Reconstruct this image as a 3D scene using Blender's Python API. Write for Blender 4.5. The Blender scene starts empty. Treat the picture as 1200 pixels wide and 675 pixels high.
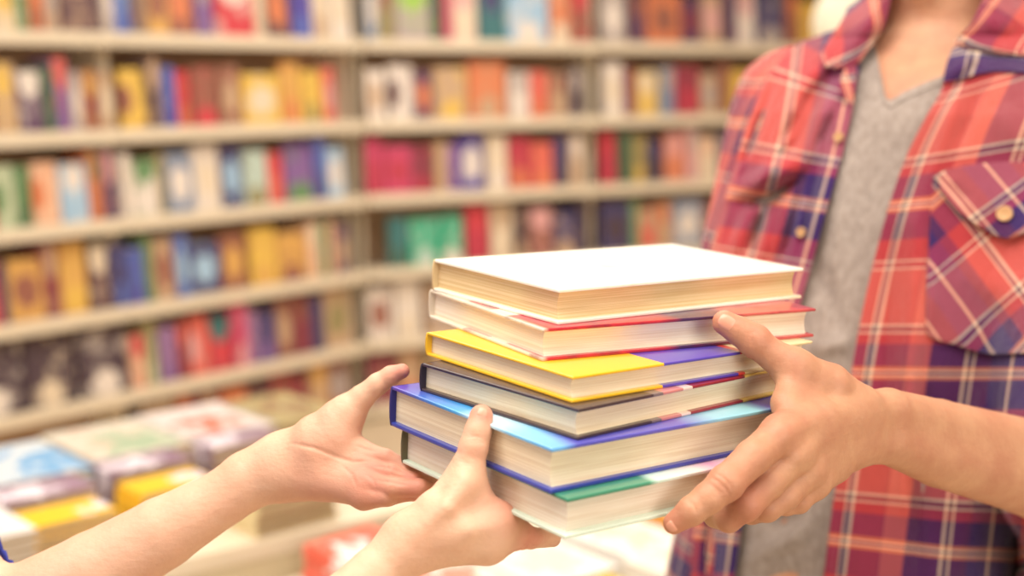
import bpy, bmesh, math, random
import numpy as np
from mathutils import Vector, Matrix
random.seed(7)
FPX=1586.5; PITCH=math.radians(9.04); CAMZ=1.5
SP,CP=math.sin(PITCH),math.cos(PITCH)
SC=bpy.context.scene; COL=SC.collection
# ---------- picture point + distance -> place in the room
def Q(px,py,d):
    x=(px-600)/FPX*d; zc=-(py-337.5)/FPX*d
    return np.array((x, d*CP+zc*SP, CAMZ-d*SP+zc*CP))
def cam2w(v):
    x,y,z=v; return np.array((x, -z*CP+y*SP, CAMZ+z*SP+y*CP))
def camdir(v):
    x,y,z=v; return np.array((x, -z*CP+y*SP, z*SP+y*CP))
def proj(p):
    x,y,z=p[...,0],p[...,1],p[...,2]-CAMZ
    d=y*CP-z*SP; zc=y*SP+z*CP
    return 600+FPX*x/d, 337.5-FPX*zc/d, d
# ---------- materials
def lin(c):
    return tuple((v/255/12.92 if v/255<=.04045 else ((v/255+.055)/1.055)**2.4) for v in c)+(1,)
class NT:
    def __init__(s,name,rough=.6,spec=.3):
        s.m=bpy.data.materials.new(name); s.m.use_nodes=True; s.t=s.m.node_tree
        s.b=s.t.nodes['Principled BSDF']; s.b.inputs['Roughness'].default_value=rough
        s.b.inputs['Specular IOR Level'].default_value=spec
    def n(s,ty,**k):
        nd=s.t.nodes.new(ty)
        for a,v in k.items(): setattr(nd,a,v)
        return nd
    def l(s,a,b): s.t.links.new(a,b)
    def setin(s,i,v):
        if hasattr(v,'links') or isinstance(v,bpy.types.NodeSocket): s.l(v,i)
        else: i.default_value=v
    def math(s,op,a,b=0.0,c=None):
        nd=s.n('ShaderNodeMath',operation=op); s.setin(nd.inputs[0],a); s.setin(nd.inputs[1],b)
        if c is not None: s.setin(nd.inputs[2],c)
        return nd.outputs[0]
    def mix(s,f,a,b,mode='MIX'):
        nd=s.n('ShaderNodeMix',data_type='RGBA',blend_type=mode); s.setin(nd.inputs[0],f); s.setin(nd.inputs[6],a); s.setin(nd.inputs[7],b)
        return nd.outputs[2]
    def ramp(s,f,stops,interp='LINEAR'):
        nd=s.n('ShaderNodeValToRGB'); r=nd.color_ramp; r.interpolation=interp
        while len(r.elements)<len(stops): r.elements.new(.5)
        for e,(p,c) in zip(r.elements,stops): e.position=p
        for e,(p,c) in zip(r.elements,stops): e.color=c
        s.setin(nd.inputs[0],f); return nd.outputs[0]
    def coord(s,w='Object'): return s.n('ShaderNodeTexCoord').outputs[w]
    def xyz(s,v):
        nd=s.n('ShaderNodeSeparateXYZ'); s.l(v,nd.inputs[0]); return nd.outputs
    def mapping(s,v,scale=(1,1,1),rot=(0,0,0),loc=(0,0,0)):
        nd=s.n('ShaderNodeMapping'); s.l(v,nd.inputs[0]); nd.inputs['Scale'].default_value=scale; nd.inputs['Rotation'].default_value=rot; nd.inputs['Location'].default_value=loc
        return nd.outputs[0]
    def noise(s,v,scale,detail=3,rough=.5):
        nd=s.n('ShaderNodeTexNoise'); 
        if v is not None: s.l(v,nd.inputs['Vector'])
        nd.inputs['Scale'].default_value=scale; nd.inputs['Detail'].default_value=detail; nd.inputs['Roughness'].default_value=rough
        return nd.outputs[0]
    def bump(s,h,strength=.3,dist=.001):
        nd=s.n('ShaderNodeBump'); nd.inputs['Strength'].default_value=strength; nd.inputs['Distance'].default_value=dist
        s.l(h,nd.inputs['Height']); s.l(nd.outputs[0],s.b.inputs['Normal'])
    def col(s,v): s.setin(s.b.inputs['Base Color'],v)
def plain(name,c,rough=.6,var=.08,scale=20):
    t=NT(name,rough); base=lin(c); dk=tuple(v*(1-var*2) for v in base[:3])+(1,)
    t.col(t.mix(t.noise(t.coord(),scale),dk,base)); return t.m
def skin_mat(name,c,c2,sss=.12,fl=None):
    t=NT(name,.5,.35); co=t.coord()
    n=t.ramp(t.noise(co,28,4,.6),[(.3,lin(c2)),(.7,lin(c))])
    at=t.n('ShaderNodeAttribute',attribute_name='flush')
    cc=t.mix(t.math('MULTIPLY',at.outputs['Fac'],.8),n,lin(fl or (226,128,108)))
    t.col(cc)
    t.b.inputs['Subsurface Weight'].default_value=sss
    t.b.inputs['Subsurface Radius'].default_value=(1,.35,.2); t.b.inputs['Subsurface Scale'].default_value=.006
    h=t.math('ADD',t.noise(co,260,3,.6),t.math('MULTIPLY',t.noise(t.mapping(co,(1,1,2.2)),90,3,.6),1.4))
    t.bump(h,.35,.0009); return t.m
# ---------- mesh helpers
def link(name,me,mats,parent=None,smooth=True):
    o=bpy.data.objects.new(name,me); COL.objects.link(o)
    if not isinstance(mats,(list,tuple)): mats=[mats]
    for m in mats: me.materials.append(m)
    if smooth:
        me.polygons.foreach_set('use_smooth',[True]*len(me.polygons))
    if parent: o.parent=parent
    return o
def mesh(name,V,F,mats,parent=None,smooth=True):
    me=bpy.data.meshes.new(name); me.from_pydata([tuple(v) for v in V],[],[tuple(f) for f in F]); me.update()
    return link(name,me,mats,parent,smooth)
def empty(name,loc,label,cat,group=None,rz=0):
    o=bpy.data.objects.new(name,None); COL.objects.link(o); o.location=loc; o.rotation_euler=(0,0,rz); o.empty_display_size=.05
    tag(o,label,cat,group); return o
def tag(o,label,cat,group=None):
    o['label']=label; o['category']=cat
    if group: o['group']=group
    return o
class MB:
    def __init__(s): s.bm=bmesh.new()
    def box(s,x0,x1,y0,y1,z0,z1,mi=0,bev=0,M=None):
        vs=[s.bm.verts.new((x,y,z)) for z in (z0,z1) for y in (y0,y1) for x in (x0,x1)]
        fs=[s.bm.faces.new([vs[i] for i in q]) for q in ((0,2,3,1),(4,5,7,6),(0,1,5,4),(2,6,7,3),(0,4,6,2),(1,3,7,5))]
        for f in fs: f.material_index=mi
        if bev:
            r=bmesh.ops.bevel(s.bm,geom=list({e for f in fs for e in f.edges}),offset=bev,segments=2,affect='EDGES',profile=.5)
            for f in r['faces']: f.material_index=mi
            vs=list({v for v in r['verts']}|{v for v in vs if v.is_valid})
        if M is not None: bmesh.ops.transform(s.bm,matrix=M,verts=vs)
        return vs
    def prism(s,prof,x0,x1,axis='x',mi=0,smooth=False):
        n=len(prof)
        def pt(a,b,t): return {'x':(t,a,b),'y':(a,t,b),'z':(a,b,t)}[axis]
        A=[s.bm.verts.new(pt(a,b,x0)) for a,b in prof]; B=[s.bm.verts.new(pt(a,b,x1)) for a,b in prof]
        fs=[s.bm.faces.new((A[i],A[(i+1)%n],B[(i+1)%n],B[i])) for i in range(n)]
        fs+=[s.bm.faces.new(A[::-1]),s.bm.faces.new(B)]
        for f in fs: f.material_index=mi
        return A+B
    def lathe(s,prof,seg=32,mi=0,M=None):
        rings=[]; al=[]
        for r,z in prof:
            if r<1e-6: ring=[s.bm.verts.new((0,0,z))]
            else: ring=[s.bm.verts.new((r*math.cos(2*math.pi*k/seg),r*math.sin(2*math.pi*k/seg),z)) for k in range(seg)]
            rings.append(ring); al+=ring
        for a,b in zip(rings,rings[1:]):
            for k in range(seg):
                q=[a[k%len(a)],a[(k+1)%len(a)],b[(k+1)%len(b)],b[k%len(b)]]
                u=[]; [u.append(v) for v in q if v not in u]
                if len(u)>2:
                    f=s.bm.faces.new(u); f.material_index=mi
        if M is not None: bmesh.ops.transform(s.bm,matrix=M,verts=al)
    def build(s,name,mats,parent=None,smooth=False):
        bmesh.ops.recalc_face_normals(s.bm,faces=s.bm.faces)
        me=bpy.data.meshes.new(name); s.bm.to_mesh(me); s.bm.free()
        return link(name,me,mats,parent,smooth)
def struct(o): o['kind']='structure'; return o
#=====================================================================
# CAMERA, LIGHT
cam=bpy.data.cameras.new('camera'); co=bpy.data.objects.new('camera',cam); COL.objects.link(co)
cam.sensor_width=36; cam.lens=FPX*36/1200; co.location=(0,0,CAMZ); co.rotation_euler=(math.pi/2-PITCH,0,0)
cam.clip_start=.05; cam.dof.use_dof=True; cam.dof.focus_distance=.92; cam.dof.aperture_fstop=3.1; cam.dof.aperture_blades=0
SC.camera=co
SC.view_settings.view_transform='Standard'; SC.view_settings.look='None'; SC.view_settings.exposure=-0.72; SC.view_settings.gamma=1
w=bpy.data.worlds.new('shop_daylight'); SC.world=w; w.use_nodes=True
bg=w.node_tree.nodes['Background']; bg.inputs[0].default_value=(1,.95,.92,1); bg.inputs[1].default_value=.34
def area(name,loc,size,power,col,target=None,rot=None,shape='RECTANGLE'):
    L=bpy.data.lights.new(name,'AREA'); L.shape=shape; L.size=size[0]; L.size_y=size[1]; L.energy=power; L.color=col
    o=bpy.data.objects.new(name,L); COL.objects.link(o); o.location=loc
    if target is not None: o.rotation_euler=(Vector(target)-Vector(loc)).to_track_quat('-Z','Y').to_euler()
    return o
area('ceiling_lamp_glow_front',(-.4,.5,2.85),(1.6,1.2),80,(1,.96,.90))
area('ceiling_lamp_glow_middle',(-.6,2.6,2.85),(2.0,1.6),62,(1,.96,.90))
area('ceiling_lamp_glow_rear',(.8,4.6,2.85),(2.4,1.2),92,(1,.96,.90))
area('ceiling_lamp_glow_side',(1.3,.4,2.85),(1.2,1.2),24,(1,.96,.90))
area('added_raking_light_right',(1.9,-1.5,1.9),(1.6,1.4),70,(1,.95,.86),target=(.1,1,1.2))  # added area light with no window behind it, rakes shirt folds and pages
area('added_raking_light_left',(-2.6,.4,2.1),(1.4,1.4),52,(1,.97,.93),target=(.3,1.3,1.3))  # added side light, the left wall has no window; rakes the neck
#=====================================================================
# THE STACK OF HELD BOOKS
nS=np.array((0.04525273,0.9853357,0.16451669)); uS=np.array((0.99897557,-0.04463485,-0.00745246)); wS=np.array((0,0.1646854,-0.98634615))
def page_mat(name,c,c2,lines=900):
    t=NT(name,.8,.15); co=t.coord(); 
    n=t.noise(t.mapping(co,(3,3,lines)),1.0,2,.7)
    n2=t.noise(t.mapping(co,(6,6,160)),1.0,2,.6)
    n3=t.noise(t.mapping(co,(9,9,9)),1.0,3,.6)
    f=t.ramp(n,[(.38,(0,0,0,1)),(.58,(1,1,1,1))])
    cc=t.mix(f,lin(c2),lin(c)); g=t.ramp(n2,[(.40,lin((206,176,134))),(.47,(1,1,1,1))])
    cc=t.mix(.16,cc,g,'MULTIPLY'); cc=t.mix(.16,cc,t.ramp(n3,[(.35,lin((214,170,140))),(.65,(1,1,1,1))]),'MULTIPLY')
    t.col(cc); t.bump(n,.5,.0006); return t.m
def cover_mat(name,fn,rough=.28):
    t=NT(name,rough,.5); x,y,z=t.xyz(t.coord()); fn(t,x,y,z)
    t.b.inputs['Coat Weight'].default_value=.35; t.b.inputs['Coat Roughness'].default_value=.15; return t.m
def c_white(t,x,y,z):
    n=t.noise(t.coord(),22,2,.5)
    m=t.ramp(n,[(.60,(0,0,0,1)),(.70,(1,1,1,1))])
    t.col(t.mix(t.math('MULTIPLY',m,.45),lin((250,243,228)),lin((240,214,150))))
def c_red(t,x,y,z):
    r=t.ramp(t.math('MULTIPLY',x,4.0),[(0,lin((232,218,198))),(.02,lin((188,40,60))),(.40,lin((196,48,62))),(.46,lin((70,44,84))),(.62,lin((90,50,80))),(.68,lin((206,100,92))),(.9,lin((202,84,84)))])
    n=t.noise(t.coord(),35,3); r=t.mix(t.ramp(n,[(.5,(0,0,0,1)),(.62,(.6,.6,.6,1))]),r,lin((120,30,60)))
    # the far two thirds of the jacket is cream
    l=t.ramp(t.math('MULTIPLY',y,6.0),[(.28,(0,0,0,1)),(.30,(1,1,1,1)),(.42,(1,1,1,1)),(.43,(.25,.25,.25,1)),(.62,(.25,.25,.25,1)),(.64,(1,1,1,1))],'LINEAR')
    t.col(t.mix(l,r,lin((238,224,204))))
def c_yellow(t,x,y,z):
    t.col(t.ramp(t.math('MULTIPLY',x,4.0),[(0,lin((244,190,44))),(.32,lin((244,190,44))),(.322,lin((88,70,176))),(.62,lin((84,66,172))),(.625,lin((214,70,60))),(.645,lin((214,70,60))),(.65,lin((228,208,160)))],'CONSTANT'))
def c_black(t,x,y,z):
    t.col(t.ramp(t.math('MULTIPLY',x,4.0),[(0,lin((62,46,52))),(.28,lin((120,104,106))),(.32,lin((206,130,128))),(.40,lin((236,206,196))),(.44,lin((146,34,48))),(.66,lin((132,30,44))),(.67,lin((232,198,100))),(.95,lin((128,50,60)))],'CONSTANT'))
def c_blue(t,x,y,z):
    a=t.ramp(t.math('MULTIPLY',x,4.0),[(0,lin((84,84,190))),(.45,lin((96,90,184))),(.58,lin((150,206,226))),(.74,lin((156,216,226))),(.80,lin((86,80,178))),(1,lin((80,72,170)))])
    b=t.ramp(t.math('MULTIPLY',y,5.5),[(0,lin((112,178,232))),(.22,lin((130,200,240))),(.40,lin((214,238,246))),(.55,lin((70,166,228))),(.75,lin((70,120,206))),(.92,lin((90,70,176)))])
    m=t.ramp(t.math('SUBTRACT',t.math('MULTIPLY',x,1.0),t.math('MULTIPLY',y,.25)),[(.008,(0,0,0,1)),(.020,(1,1,1,1))])
    t.col(t.mix(m,b,a))
    # board undersides are deep blue
def c_under(t,x,y,z):
    t.col(t.ramp(t.math('MULTIPLY',x,4.0),[(0,lin((50,66,160))),(1,lin((58,60,150)))]))
def c_green(t,x,y,z):
    a=t.ramp(t.math('MULTIPLY',x,4.0),[(0,lin((64,140,112))),(.27,lin((70,150,120))),(.30,lin((210,238,224))),(.45,lin((238,226,220))),(.52,lin((224,160,190))),(.62,lin((232,214,214))),(.8,lin((214,226,214)))])
    t.col(a)
def c_pale(t,x,y,z):
    t.col(t.mix(t.noise(t.coord(),30,2),lin((206,226,210)),lin((226,234,216))))
def held_book(spec):
    (fx,fw,yaw,W,L,t_,top,label,topmat,botmat,pages,board,round_)=spec; spm=spine_mats[top]
    dR=uS*math.cos(yaw)+wS*math.sin(yaw); dL=-uS*math.sin(yaw)+wS*math.cos(yaw)
    F=np.array((0,0,-.87))+uS*fx+wS*fw+nS*top
    X,Y,Z,O=camdir(dR),camdir(dL),camdir(nS),cam2w(F)
    root=empty('hardcover_book',(0,0,0),label,'book','books held in the stack')
    M=Matrix(((X[0],Y[0],Z[0],O[0]),(X[1],Y[1],Z[1],O[1]),(X[2],Y[2],Z[2],O[2]),(0,0,0,1)))
    root.matrix_world=M
    b=board; sp=.0035
    # upper board (two slabs: overhanging cover with thin bevel)
    m=MB(); m.box(0,L,0,W-.004,-b,0,bev=.0007); up=m.build('front_cover',topmat,root)
    m=MB(); m.box(0,L,0,W-.004,-t_,-t_+b,bev=.0007); m.build('back_cover',botmat,root)
    # rounded spine
    prof=[]; N=10; r_out=.0026
    for k in range(N+1):
        a=-math.pi/2+math.pi*k/N; prof.append((W-.004+r_out*math.cos(a),-t_/2+(t_/2)*math.sin(a)))
    inner=[(W-.004+(r_out-.0020)*math.cos(-math.pi/2+math.pi*k/N),-t_/2+(t_/2-b*.9)*math.sin(-math.pi/2+math.pi*k/N)) for k in range(N+1)]
    prof=prof+inner[::-1]
    m=MB(); m.prism(prof,0,L,'x'); s=m.build('spine',spm,root,True)
    # page block, its fore edge slightly hollow or rounded
    ins=.0045; P=[]; K=12
    for k in range(K+1):
        z=-b-(t_-2*b)*k/K; h=1-((k/K-.5)*2)**2
        P.append((.0045+(.0022*h if not round_ else -.0016*h+.002),z))
    P2=P+[(W-.0037,-t_+b),(W-.0037,-b)]
    m=MB(); m.prism(P2,ins,L-ins,'x'); m.build('page_block',pages,root,False)
    return root
pg1=page_mat('aged_pages',(240,216,170),(224,194,142)); pg2=page_mat('cream_pages',(252,242,222),(246,230,206)); pg3=page_mat('pale_pages',(250,240,216),(242,226,198))
pg4=page_mat('warm_pages',(250,236,206),(240,222,188)); pg6=page_mat('ivory_pages',(250,240,224),(242,228,208))
t0=-0.003027
def cm(n,f,r=.28): return cover_mat(n,f,r)
mw=cm('white_cover',c_white); mr=cm('red_jacket',c_red); my=cm('yellow_cover',c_yellow); mk=cm('black_cover',c_black); mb=cm('blue_cover',c_blue); mbu=cm('deep_blue_cover',c_under); mg=cm('green_cover',c_green); mp=cm('pale_green_cover',c_pale)
th=[.0237,.0216,.0170,.0198,.0287,.0258]; tops=[t0]
for t_ in th[:-1]: tops.append(tops[-1]-t_)
held=[
(.0314,.0197,.6682,.1470,.2468,th[0],tops[0],'thick white-covered hardcover book with tan aged pages, topmost of the held stack',mw,mw,pg1,.0024,False),
(.0215,.0040,.5483,.1596,.2408,th[1],tops[1],'red and cream jacketed hardcover book directly under the white topmost book of the held stack',mr,mr,pg2,.0022,False),
(.0402,-.0362,.6868,.1584,.2364,th[2],tops[2],'thin yellow and purple covered book, third from the top of the held stack',my,my,pg3,.0020,False),
(.0441,-.0507,.7589,.1543,.2350,th[3],tops[3],'black-edged hardcover book between the yellow book and the blue book in the held stack',mk,mk,pg4,.0021,False),
(.0284,-.0701,.6654,.1805,.2350,th[4],tops[4],'thick blue-covered hardcover book under the thumbs, second from the bottom of the held stack',mb,mbu,pg4,.0026,False),
(.0387,-.0774,.6586,.1837,.2350,th[5],tops[5],'pale green-edged hardcover book at the very bottom of the held stack',mg,mp,pg6,.0025,True)]
spine_mats=dict(zip(tops,(plain('tan_spine',(226,196,146)),plain('cream_spine',(232,214,190)),my,plain('black_spine',(52,40,50)),plain('navy_spine',(52,50,120)),plain('olive_spine',(110,104,78)))))
for h in held: held_book(h)
#=====================================================================
# IMPLICIT BODIES
def caps(a,b,ra,rb):
    a=np.asarray(a,float); b=np.asarray(b,float); ba=b-a; l2=ba@ba+1e-12
    def f(p):
        pa=p-a; t=np.clip((pa@ba)/l2,0,1); q=pa-t[:,None]*ba
        return np.sqrt(np.einsum('ij,ij->i',q,q))-(ra+(rb-ra)*t)
    return f
def smin(a,b,k):
    h=np.clip(.5+.5*(b-a)/k,0,1); return b+(a-b)*h-k*h*(1-h)
def chain(pts,k=.003):
    k=min(k,.0025)
    fs=[caps(p[0],q[0],p[1],q[1]) for p,q in zip(pts,pts[1:])]
    def f(p):
        d=fs[0](p)
        for g in fs[1:]: d=smin(d,g(p),k)
        return d
    return f
def U(fs,k):
    def f(p):
        d=fs[0](p)
        for g in fs[1:]: d=smin(d,g(p),k)
        return d
    return f
def pp(px,py,d,r): return (Q(px,py,d), r*d/FPX)
def loft(rings,s,f_):
    Z=np.array([r[2] for r in rings]); o=np.argsort(Z); R=np.array(rings)[o]; Z=Z[o]
    def f(p):
        z=np.clip(p[:,2],Z[0],Z[-1]); cx=np.interp(z,Z,R[:,0]); cy=np.interp(z,Z,R[:,1]); a=np.interp(z,Z,R[:,3]); b=np.interp(z,Z,R[:,4])
        dx=p[:,0]-cx; dy=p[:,1]-cy; u=(dx*s[0]+dy*s[1])/a; v=(dx*f_[0]+dy*f_[1])/b
        r=(np.abs(u)**2.4+np.abs(v)**2.4)**(1/2.4); d=(r-1)*np.minimum(a,b)
        dz=np.maximum(p[:,2]-Z[-1],Z[0]-p[:,2]); 
        return np.where(dz>0,np.sqrt(np.maximum(d,0)**2+dz**2)+np.minimum(d,0)*0,d)
    return f
def axis(lo,hi,fl,fh,fine,coarse):
    out=[lo]; 
    while out[-1]<hi:
        x=out[-1]; st=fine if fl<=x<=fh else coarse
        if x<fl and x+st>fl: x2=fl
        else: x2=x+st
        out.append(x2)
    return np.array(out)
def grad(f,p,e=.0004):
    g=np.stack([f(p+np.eye(3)[i]*e)-f(p-np.eye(3)[i]*e) for i in range(3)],1)/(2*e)
    return g
def nets(f,ax,B=8,steps=2):
    X,Y,Z=ax; n=[len(a) for a in ax]
    nb=[-(-m//B) for m in n]; V=np.empty(n,np.float32)
    c=[];hw=[]
    for a,m in zip(ax,nb):
        lo=np.array([a[i*B] for i in range(m)]); hi=np.array([a[min((i+1)*B-1,len(a)-1)] for i in range(m)]); c.append((lo+hi)/2); hw.append((hi-lo)/2)
    CX,CY,CZ=np.meshgrid(*c,indexing='ij'); HX,HY,HZ=np.meshgrid(*hw,indexing='ij')
    cp=np.stack([CX.ravel(),CY.ravel(),CZ.ravel()],1); rad=np.sqrt(HX**2+HY**2+HZ**2).ravel()
    d=f(cp); act=np.abs(d)<rad*1.25+.02
    act=act.reshape(nb); dd=d.reshape(nb)
    mk=np.repeat(np.repeat(np.repeat(act,B,0),B,1),B,2)[:n[0],:n[1],:n[2]]
    V[:]=np.repeat(np.repeat(np.repeat(dd,B,0),B,1),B,2)[:n[0],:n[1],:n[2]]
    I=np.argwhere(mk); 
    for s in range(0,len(I),300000):
        J=I[s:s+300000]; V[J[:,0],J[:,1],J[:,2]]=f(np.stack([X[J[:,0]],Y[J[:,1]],Z[J[:,2]]],1))
    S=V<0
    cs=np.zeros([m-1 for m in n],np.int8)
    for i in (0,1):
        for j in (0,1):
            for k in (0,1): cs+=S[i:n[0]-1+i,j:n[1]-1+j,k:n[2]-1+k]
    cells=np.argwhere((cs>0)&(cs<8)); idx=-np.ones(cs.shape,np.int32); idx[tuple(cells.T)]=np.arange(len(cells))
    acc=np.zeros((len(cells),3)); cnt=np.zeros(len(cells))
    cor=[(i,j,k) for i in (0,1) for j in (0,1) for k in (0,1)]
    def P_(o): return np.stack([X[cells[:,0]+o[0]],Y[cells[:,1]+o[1]],Z[cells[:,2]+o[2]]],1), V[cells[:,0]+o[0],cells[:,1]+o[1],cells[:,2]+o[2]].astype(float)
    for o in cor:
        for a_ in range(3):
            if o[a_]==0:
                o2=list(o); o2[a_]=1; p1,v1=P_(o); p2,v2=P_(o2); mm=(v1<0)!=(v2<0)
                t=np.where(mm,v1/np.where(mm,v1-v2,1),0); acc+=np.where(mm[:,None],p1+(p2-p1)*t[:,None],0); cnt+=mm
    vt=acc/cnt[:,None]; F=[]
    for a_ in range(3):
        b_,c_=(a_+1)%3,(a_+2)%3
        s1=[slice(None)]*3; s2=[slice(None)]*3; s1[a_]=slice(0,n[a_]-1); s2[a_]=slice(1,n[a_])
        A=S[tuple(s1)]; Bq=S[tuple(s2)]; E=np.argwhere(A!=Bq)
        ok=(E[:,b_]>0)&(E[:,c_]>0)&(E[:,b_]<n[b_]-1)&(E[:,c_]<n[c_]-1); E=E[ok]; sg=A[tuple(E.T)]
        def g(db,dc):
            q=E.copy(); q[:,b_]-=db; q[:,c_]-=dc; return idx[tuple(q.T)]
        q=np.stack([g(1,1),g(0,1),g(0,0),g(1,0)],1); q[~sg]=q[~sg][:,::-1]; F.append(q)
    F=np.concatenate(F); F=F[(F>=0).all(1)]
    for _ in range(steps):
        for s in range(0,len(vt),200000):
            p=vt[s:s+200000]; gr=grad(f,p); v=f(p); vt[s:s+200000]=p-gr*(v/np.maximum((gr**2).sum(1),.2))[:,None]*.8
    return vt,F
def np_mesh(name,vt,F,mat,parent=None):
    me=bpy.data.meshes.new(name); me.vertices.add(len(vt)); me.vertices.foreach_set('co',vt.astype(np.float32).ravel())
    me.loops.add(F.size); me.loops.foreach_set('vertex_index',F.astype(np.int32).ravel())
    me.polygons.add(len(F)); me.polygons.foreach_set('loop_start',np.arange(0,F.size,F.shape[1],dtype=np.int32)); me.polygons.foreach_set('loop_total',np.full(len(F),F.shape[1],np.int32))
    me.update(calc_edges=True); me.validate(); return link(name,me,mat,parent,True)
def set_attr(o,name,vals):
    a=o.data.attributes.new(name,'FLOAT','POINT'); a.data.foreach_set('value',np.asarray(vals,np.float32))
def nail(name,f,c,t,up,wd,ln,mat,parent):
    """curved nail plate laid on the skin at c; t along the finger to the tip, up = outward"""
    if len(c)==2:
        c=surf(f,[c])[0]; up=grad(f,c[None])[0]
    c=np.array(c);t=np.array(t,float);t/=np.linalg.norm(t);up=np.array(up,float);up-=t*(up@t);up/=np.linalg.norm(up);s=np.cross(t,up)
    N=12;P=[]
    for i in range(N+1):
        for j in range(N+1):
            a=i/N*2-1;b=j/N*2-1
            # rounded rectangle by squircle map
            aa=a*math.sqrt(1-.38*b*b); bb=b*math.sqrt(1-.30*a*a)
            P.append(c+s*aa*wd/2+t*bb*ln/2+up*.004)
    P=np.array(P)
    P=P-up*.004
    for _ in range(8):
        v=f(P); g=grad(f,P); P=P-g*(v/np.maximum((g**2).sum(1),.3))[:,None]*.8
    g=grad(f,P); g/=np.linalg.norm(g,axis=1)[:,None]
    ab=np.array([(i/N*2-1,j/N*2-1) for i in range(N+1) for j in range(N+1)])
    rim=np.maximum(abs(ab[:,0]),abs(ab[:,1]))
    P=P+g*(.00045-.0007*np.clip((rim-.8)/.2,0,1))[:,None]
    P2=P-g*.0012; n1=(N+1)**2; F=[]
    for i in range(N):
        for j in range(N):
            q=(i*(N+1)+j,(i+1)*(N+1)+j,(i+1)*(N+1)+j+1,i*(N+1)+j+1); F.append(q); F.append(tuple(x+n1 for x in q[::-1]))
    e=[i*(N+1) for i in range(N+1)]+[N*(N+1)+j for j in range(1,N+1)]+[i*(N+1)+N for i in range(N-1,-1,-1)]+[j for j in range(N-1,0,-1)]
    for a,b in zip(e,e[1:]+e[:1]): F.append((a,b,b+n1,a+n1))
    return mesh(name,np.vstack([P,P2]),F,mat,parent)
#--------------------------------------------------------------------- MAN
yawm=math.radians(35); FM=np.array((-math.sin(yawm),-math.cos(yawm))); SM=np.array((math.cos(yawm),-math.sin(yawm)))
rings=[(.440,1.440,1.535,.085,.060),(.436,1.432,1.50,.150,.085),(.430,1.425,1.46,.168,.104),(.415,1.405,1.36,.166,.116),(.385,1.385,1.23,.158,.113),(.345,1.365,1.05,.156,.112),(.325,1.36,.90,.165,.115),(.32,1.36,.84,.16,.11)]
torso=loft(rings,SM,FM)
nk=np.array((.445,1.437,1.50))
def off(c,s,f,z): return np.array((c[0]+SM[0]*s+FM[0]*f, c[1]+SM[1]*s+FM[1]*f, z))
shR=off(nk,-.160,-.01,1.462); shL=off(nk,.160,-.01,1.462)
elR=Q(868,410,1.42); wrR=Q(850,455,1.22)
elL=Q(1262,572,1.165); wrL=Q(1016,500,.968)
neck=U([caps(off(nk,0,-.02,1.47),off(nk,0,.012,1.66),.066,.060),caps(off(nk,-.02,.045,1.495),off(nk,-.042,-.02,1.66),.012,.014),caps(off(nk,.02,.045,1.495),off(nk,.042,-.02,1.66),.012,.014),
        caps(off(nk,0,-.05,1.60),off(nk,-.11,-.02,1.50),.035,.03),caps(off(nk,0,-.05,1.60),off(nk,.11,-.02,1.50),.035,.03),caps(off(nk,0,.062,1.585),off(nk,0,.058,1.60),.012,.012)],.02)
clav=U([caps(off(nk,-.016,.082,1.482),off(nk,-.13,.035,1.505),.010,.011),caps(off(nk,.016,.082,1.482),off(nk,.13,.035,1.505),.010,.011)],.01)
armR=chain([(shR,.058),(elR,.047)],.02); armL=chain([(shL,.058),(elL,.050)],.02)
core=U([torso,armR,armL],.045)
head=U([caps(off(nk,0,.0,1.74),off(nk,0,-.025,1.76),.083,.088),caps(off(nk,0,.055,1.665),off(nk,0,.03,1.70),.035,.06),caps(off(nk,0,.105,1.715),off(nk,0,.09,1.75),.014,.008),
        caps(off(nk,-.083,-.01,1.715),off(nk,-.086,-.015,1.745),.009,.014),caps(off(nk,.083,-.01,1.715),off(nk,.086,-.015,1.745),.009,.014),caps(off(nk,-.018,.088,1.685),off(nk,.018,.088,1.685),.009,.009)],.02)
# left hand of the man
palm=U([
 chain([pp(1006,470,.962,19),pp(972,452,.950,26),pp(930,431,.938,21)],.01),
 chain([pp(1004,484,.962,20),pp(958,492,.925,25),pp(915,508,.898,22)],.01),
 chain([pp(1004,500,.964,20),pp(960,515,.930,26),pp(930,534,.903,20)],.01),
 chain([pp(1004,512,.966,20),pp(968,532,.938,25),pp(945,552,.911,18)],.01),
 chain([pp(1004,522,.968,19),pp(975,545,.945,22),pp(955,567,.920,16)],.01),
 chain([pp(950,455,.940,16),pp(925,482,.918,15)],.01),
 chain([pp(932,440,.938,17),pp(918,470,.920,14)],.01),
],.010)
wrist=U([chain([pp(996,484,.960,26),pp(1040,482,.990,27),pp(1100,500,1.04,32),pp(1200,530,1.115,40),(elL,.044)],.02),
         chain([pp(996,520,.964,25),pp(1040,518,.990,26),pp(1100,536,1.04,35),pp(1200,560,1.115,43),(elL,.044)],.02)],.012)
thumb=chain([pp(930,431,.938,22),pp(908,418,.938,18.5),pp(884,400,.938,18.5),pp(866,388,.938,16.5),pp(849,378,.938,14.5)],.005)
fing=[chain([pp(915,508,.898,22),pp(882,536,.876,21),pp(851,566,.862,20.5),pp(830,584,.857,18.5),pp(810,599,.855,17),pp(790,613,.857,13)],.004),
 chain([pp(930,534,.903,21),pp(900,566,.886,19),pp(874,592,.876,18),pp(854,608,.884,15.5),pp(838,605,.905,14)],.004),
 chain([pp(946,553,.911,18),pp(920,581,.897,17),pp(899,596,.890,15.5),pp(880,600,.905,14),pp(864,592,.926,13)],.004),
 chain([pp(956,568,.920,15),pp(936,588,.908,13.5),pp(921,592,.908,12),pp(900,592,.925,11.5)],.004)]
def knuckle(px,py,d,r): a=pp(px,py,d,r); return caps(a[0],a[0]+1e-4,a[1],a[1])
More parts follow.
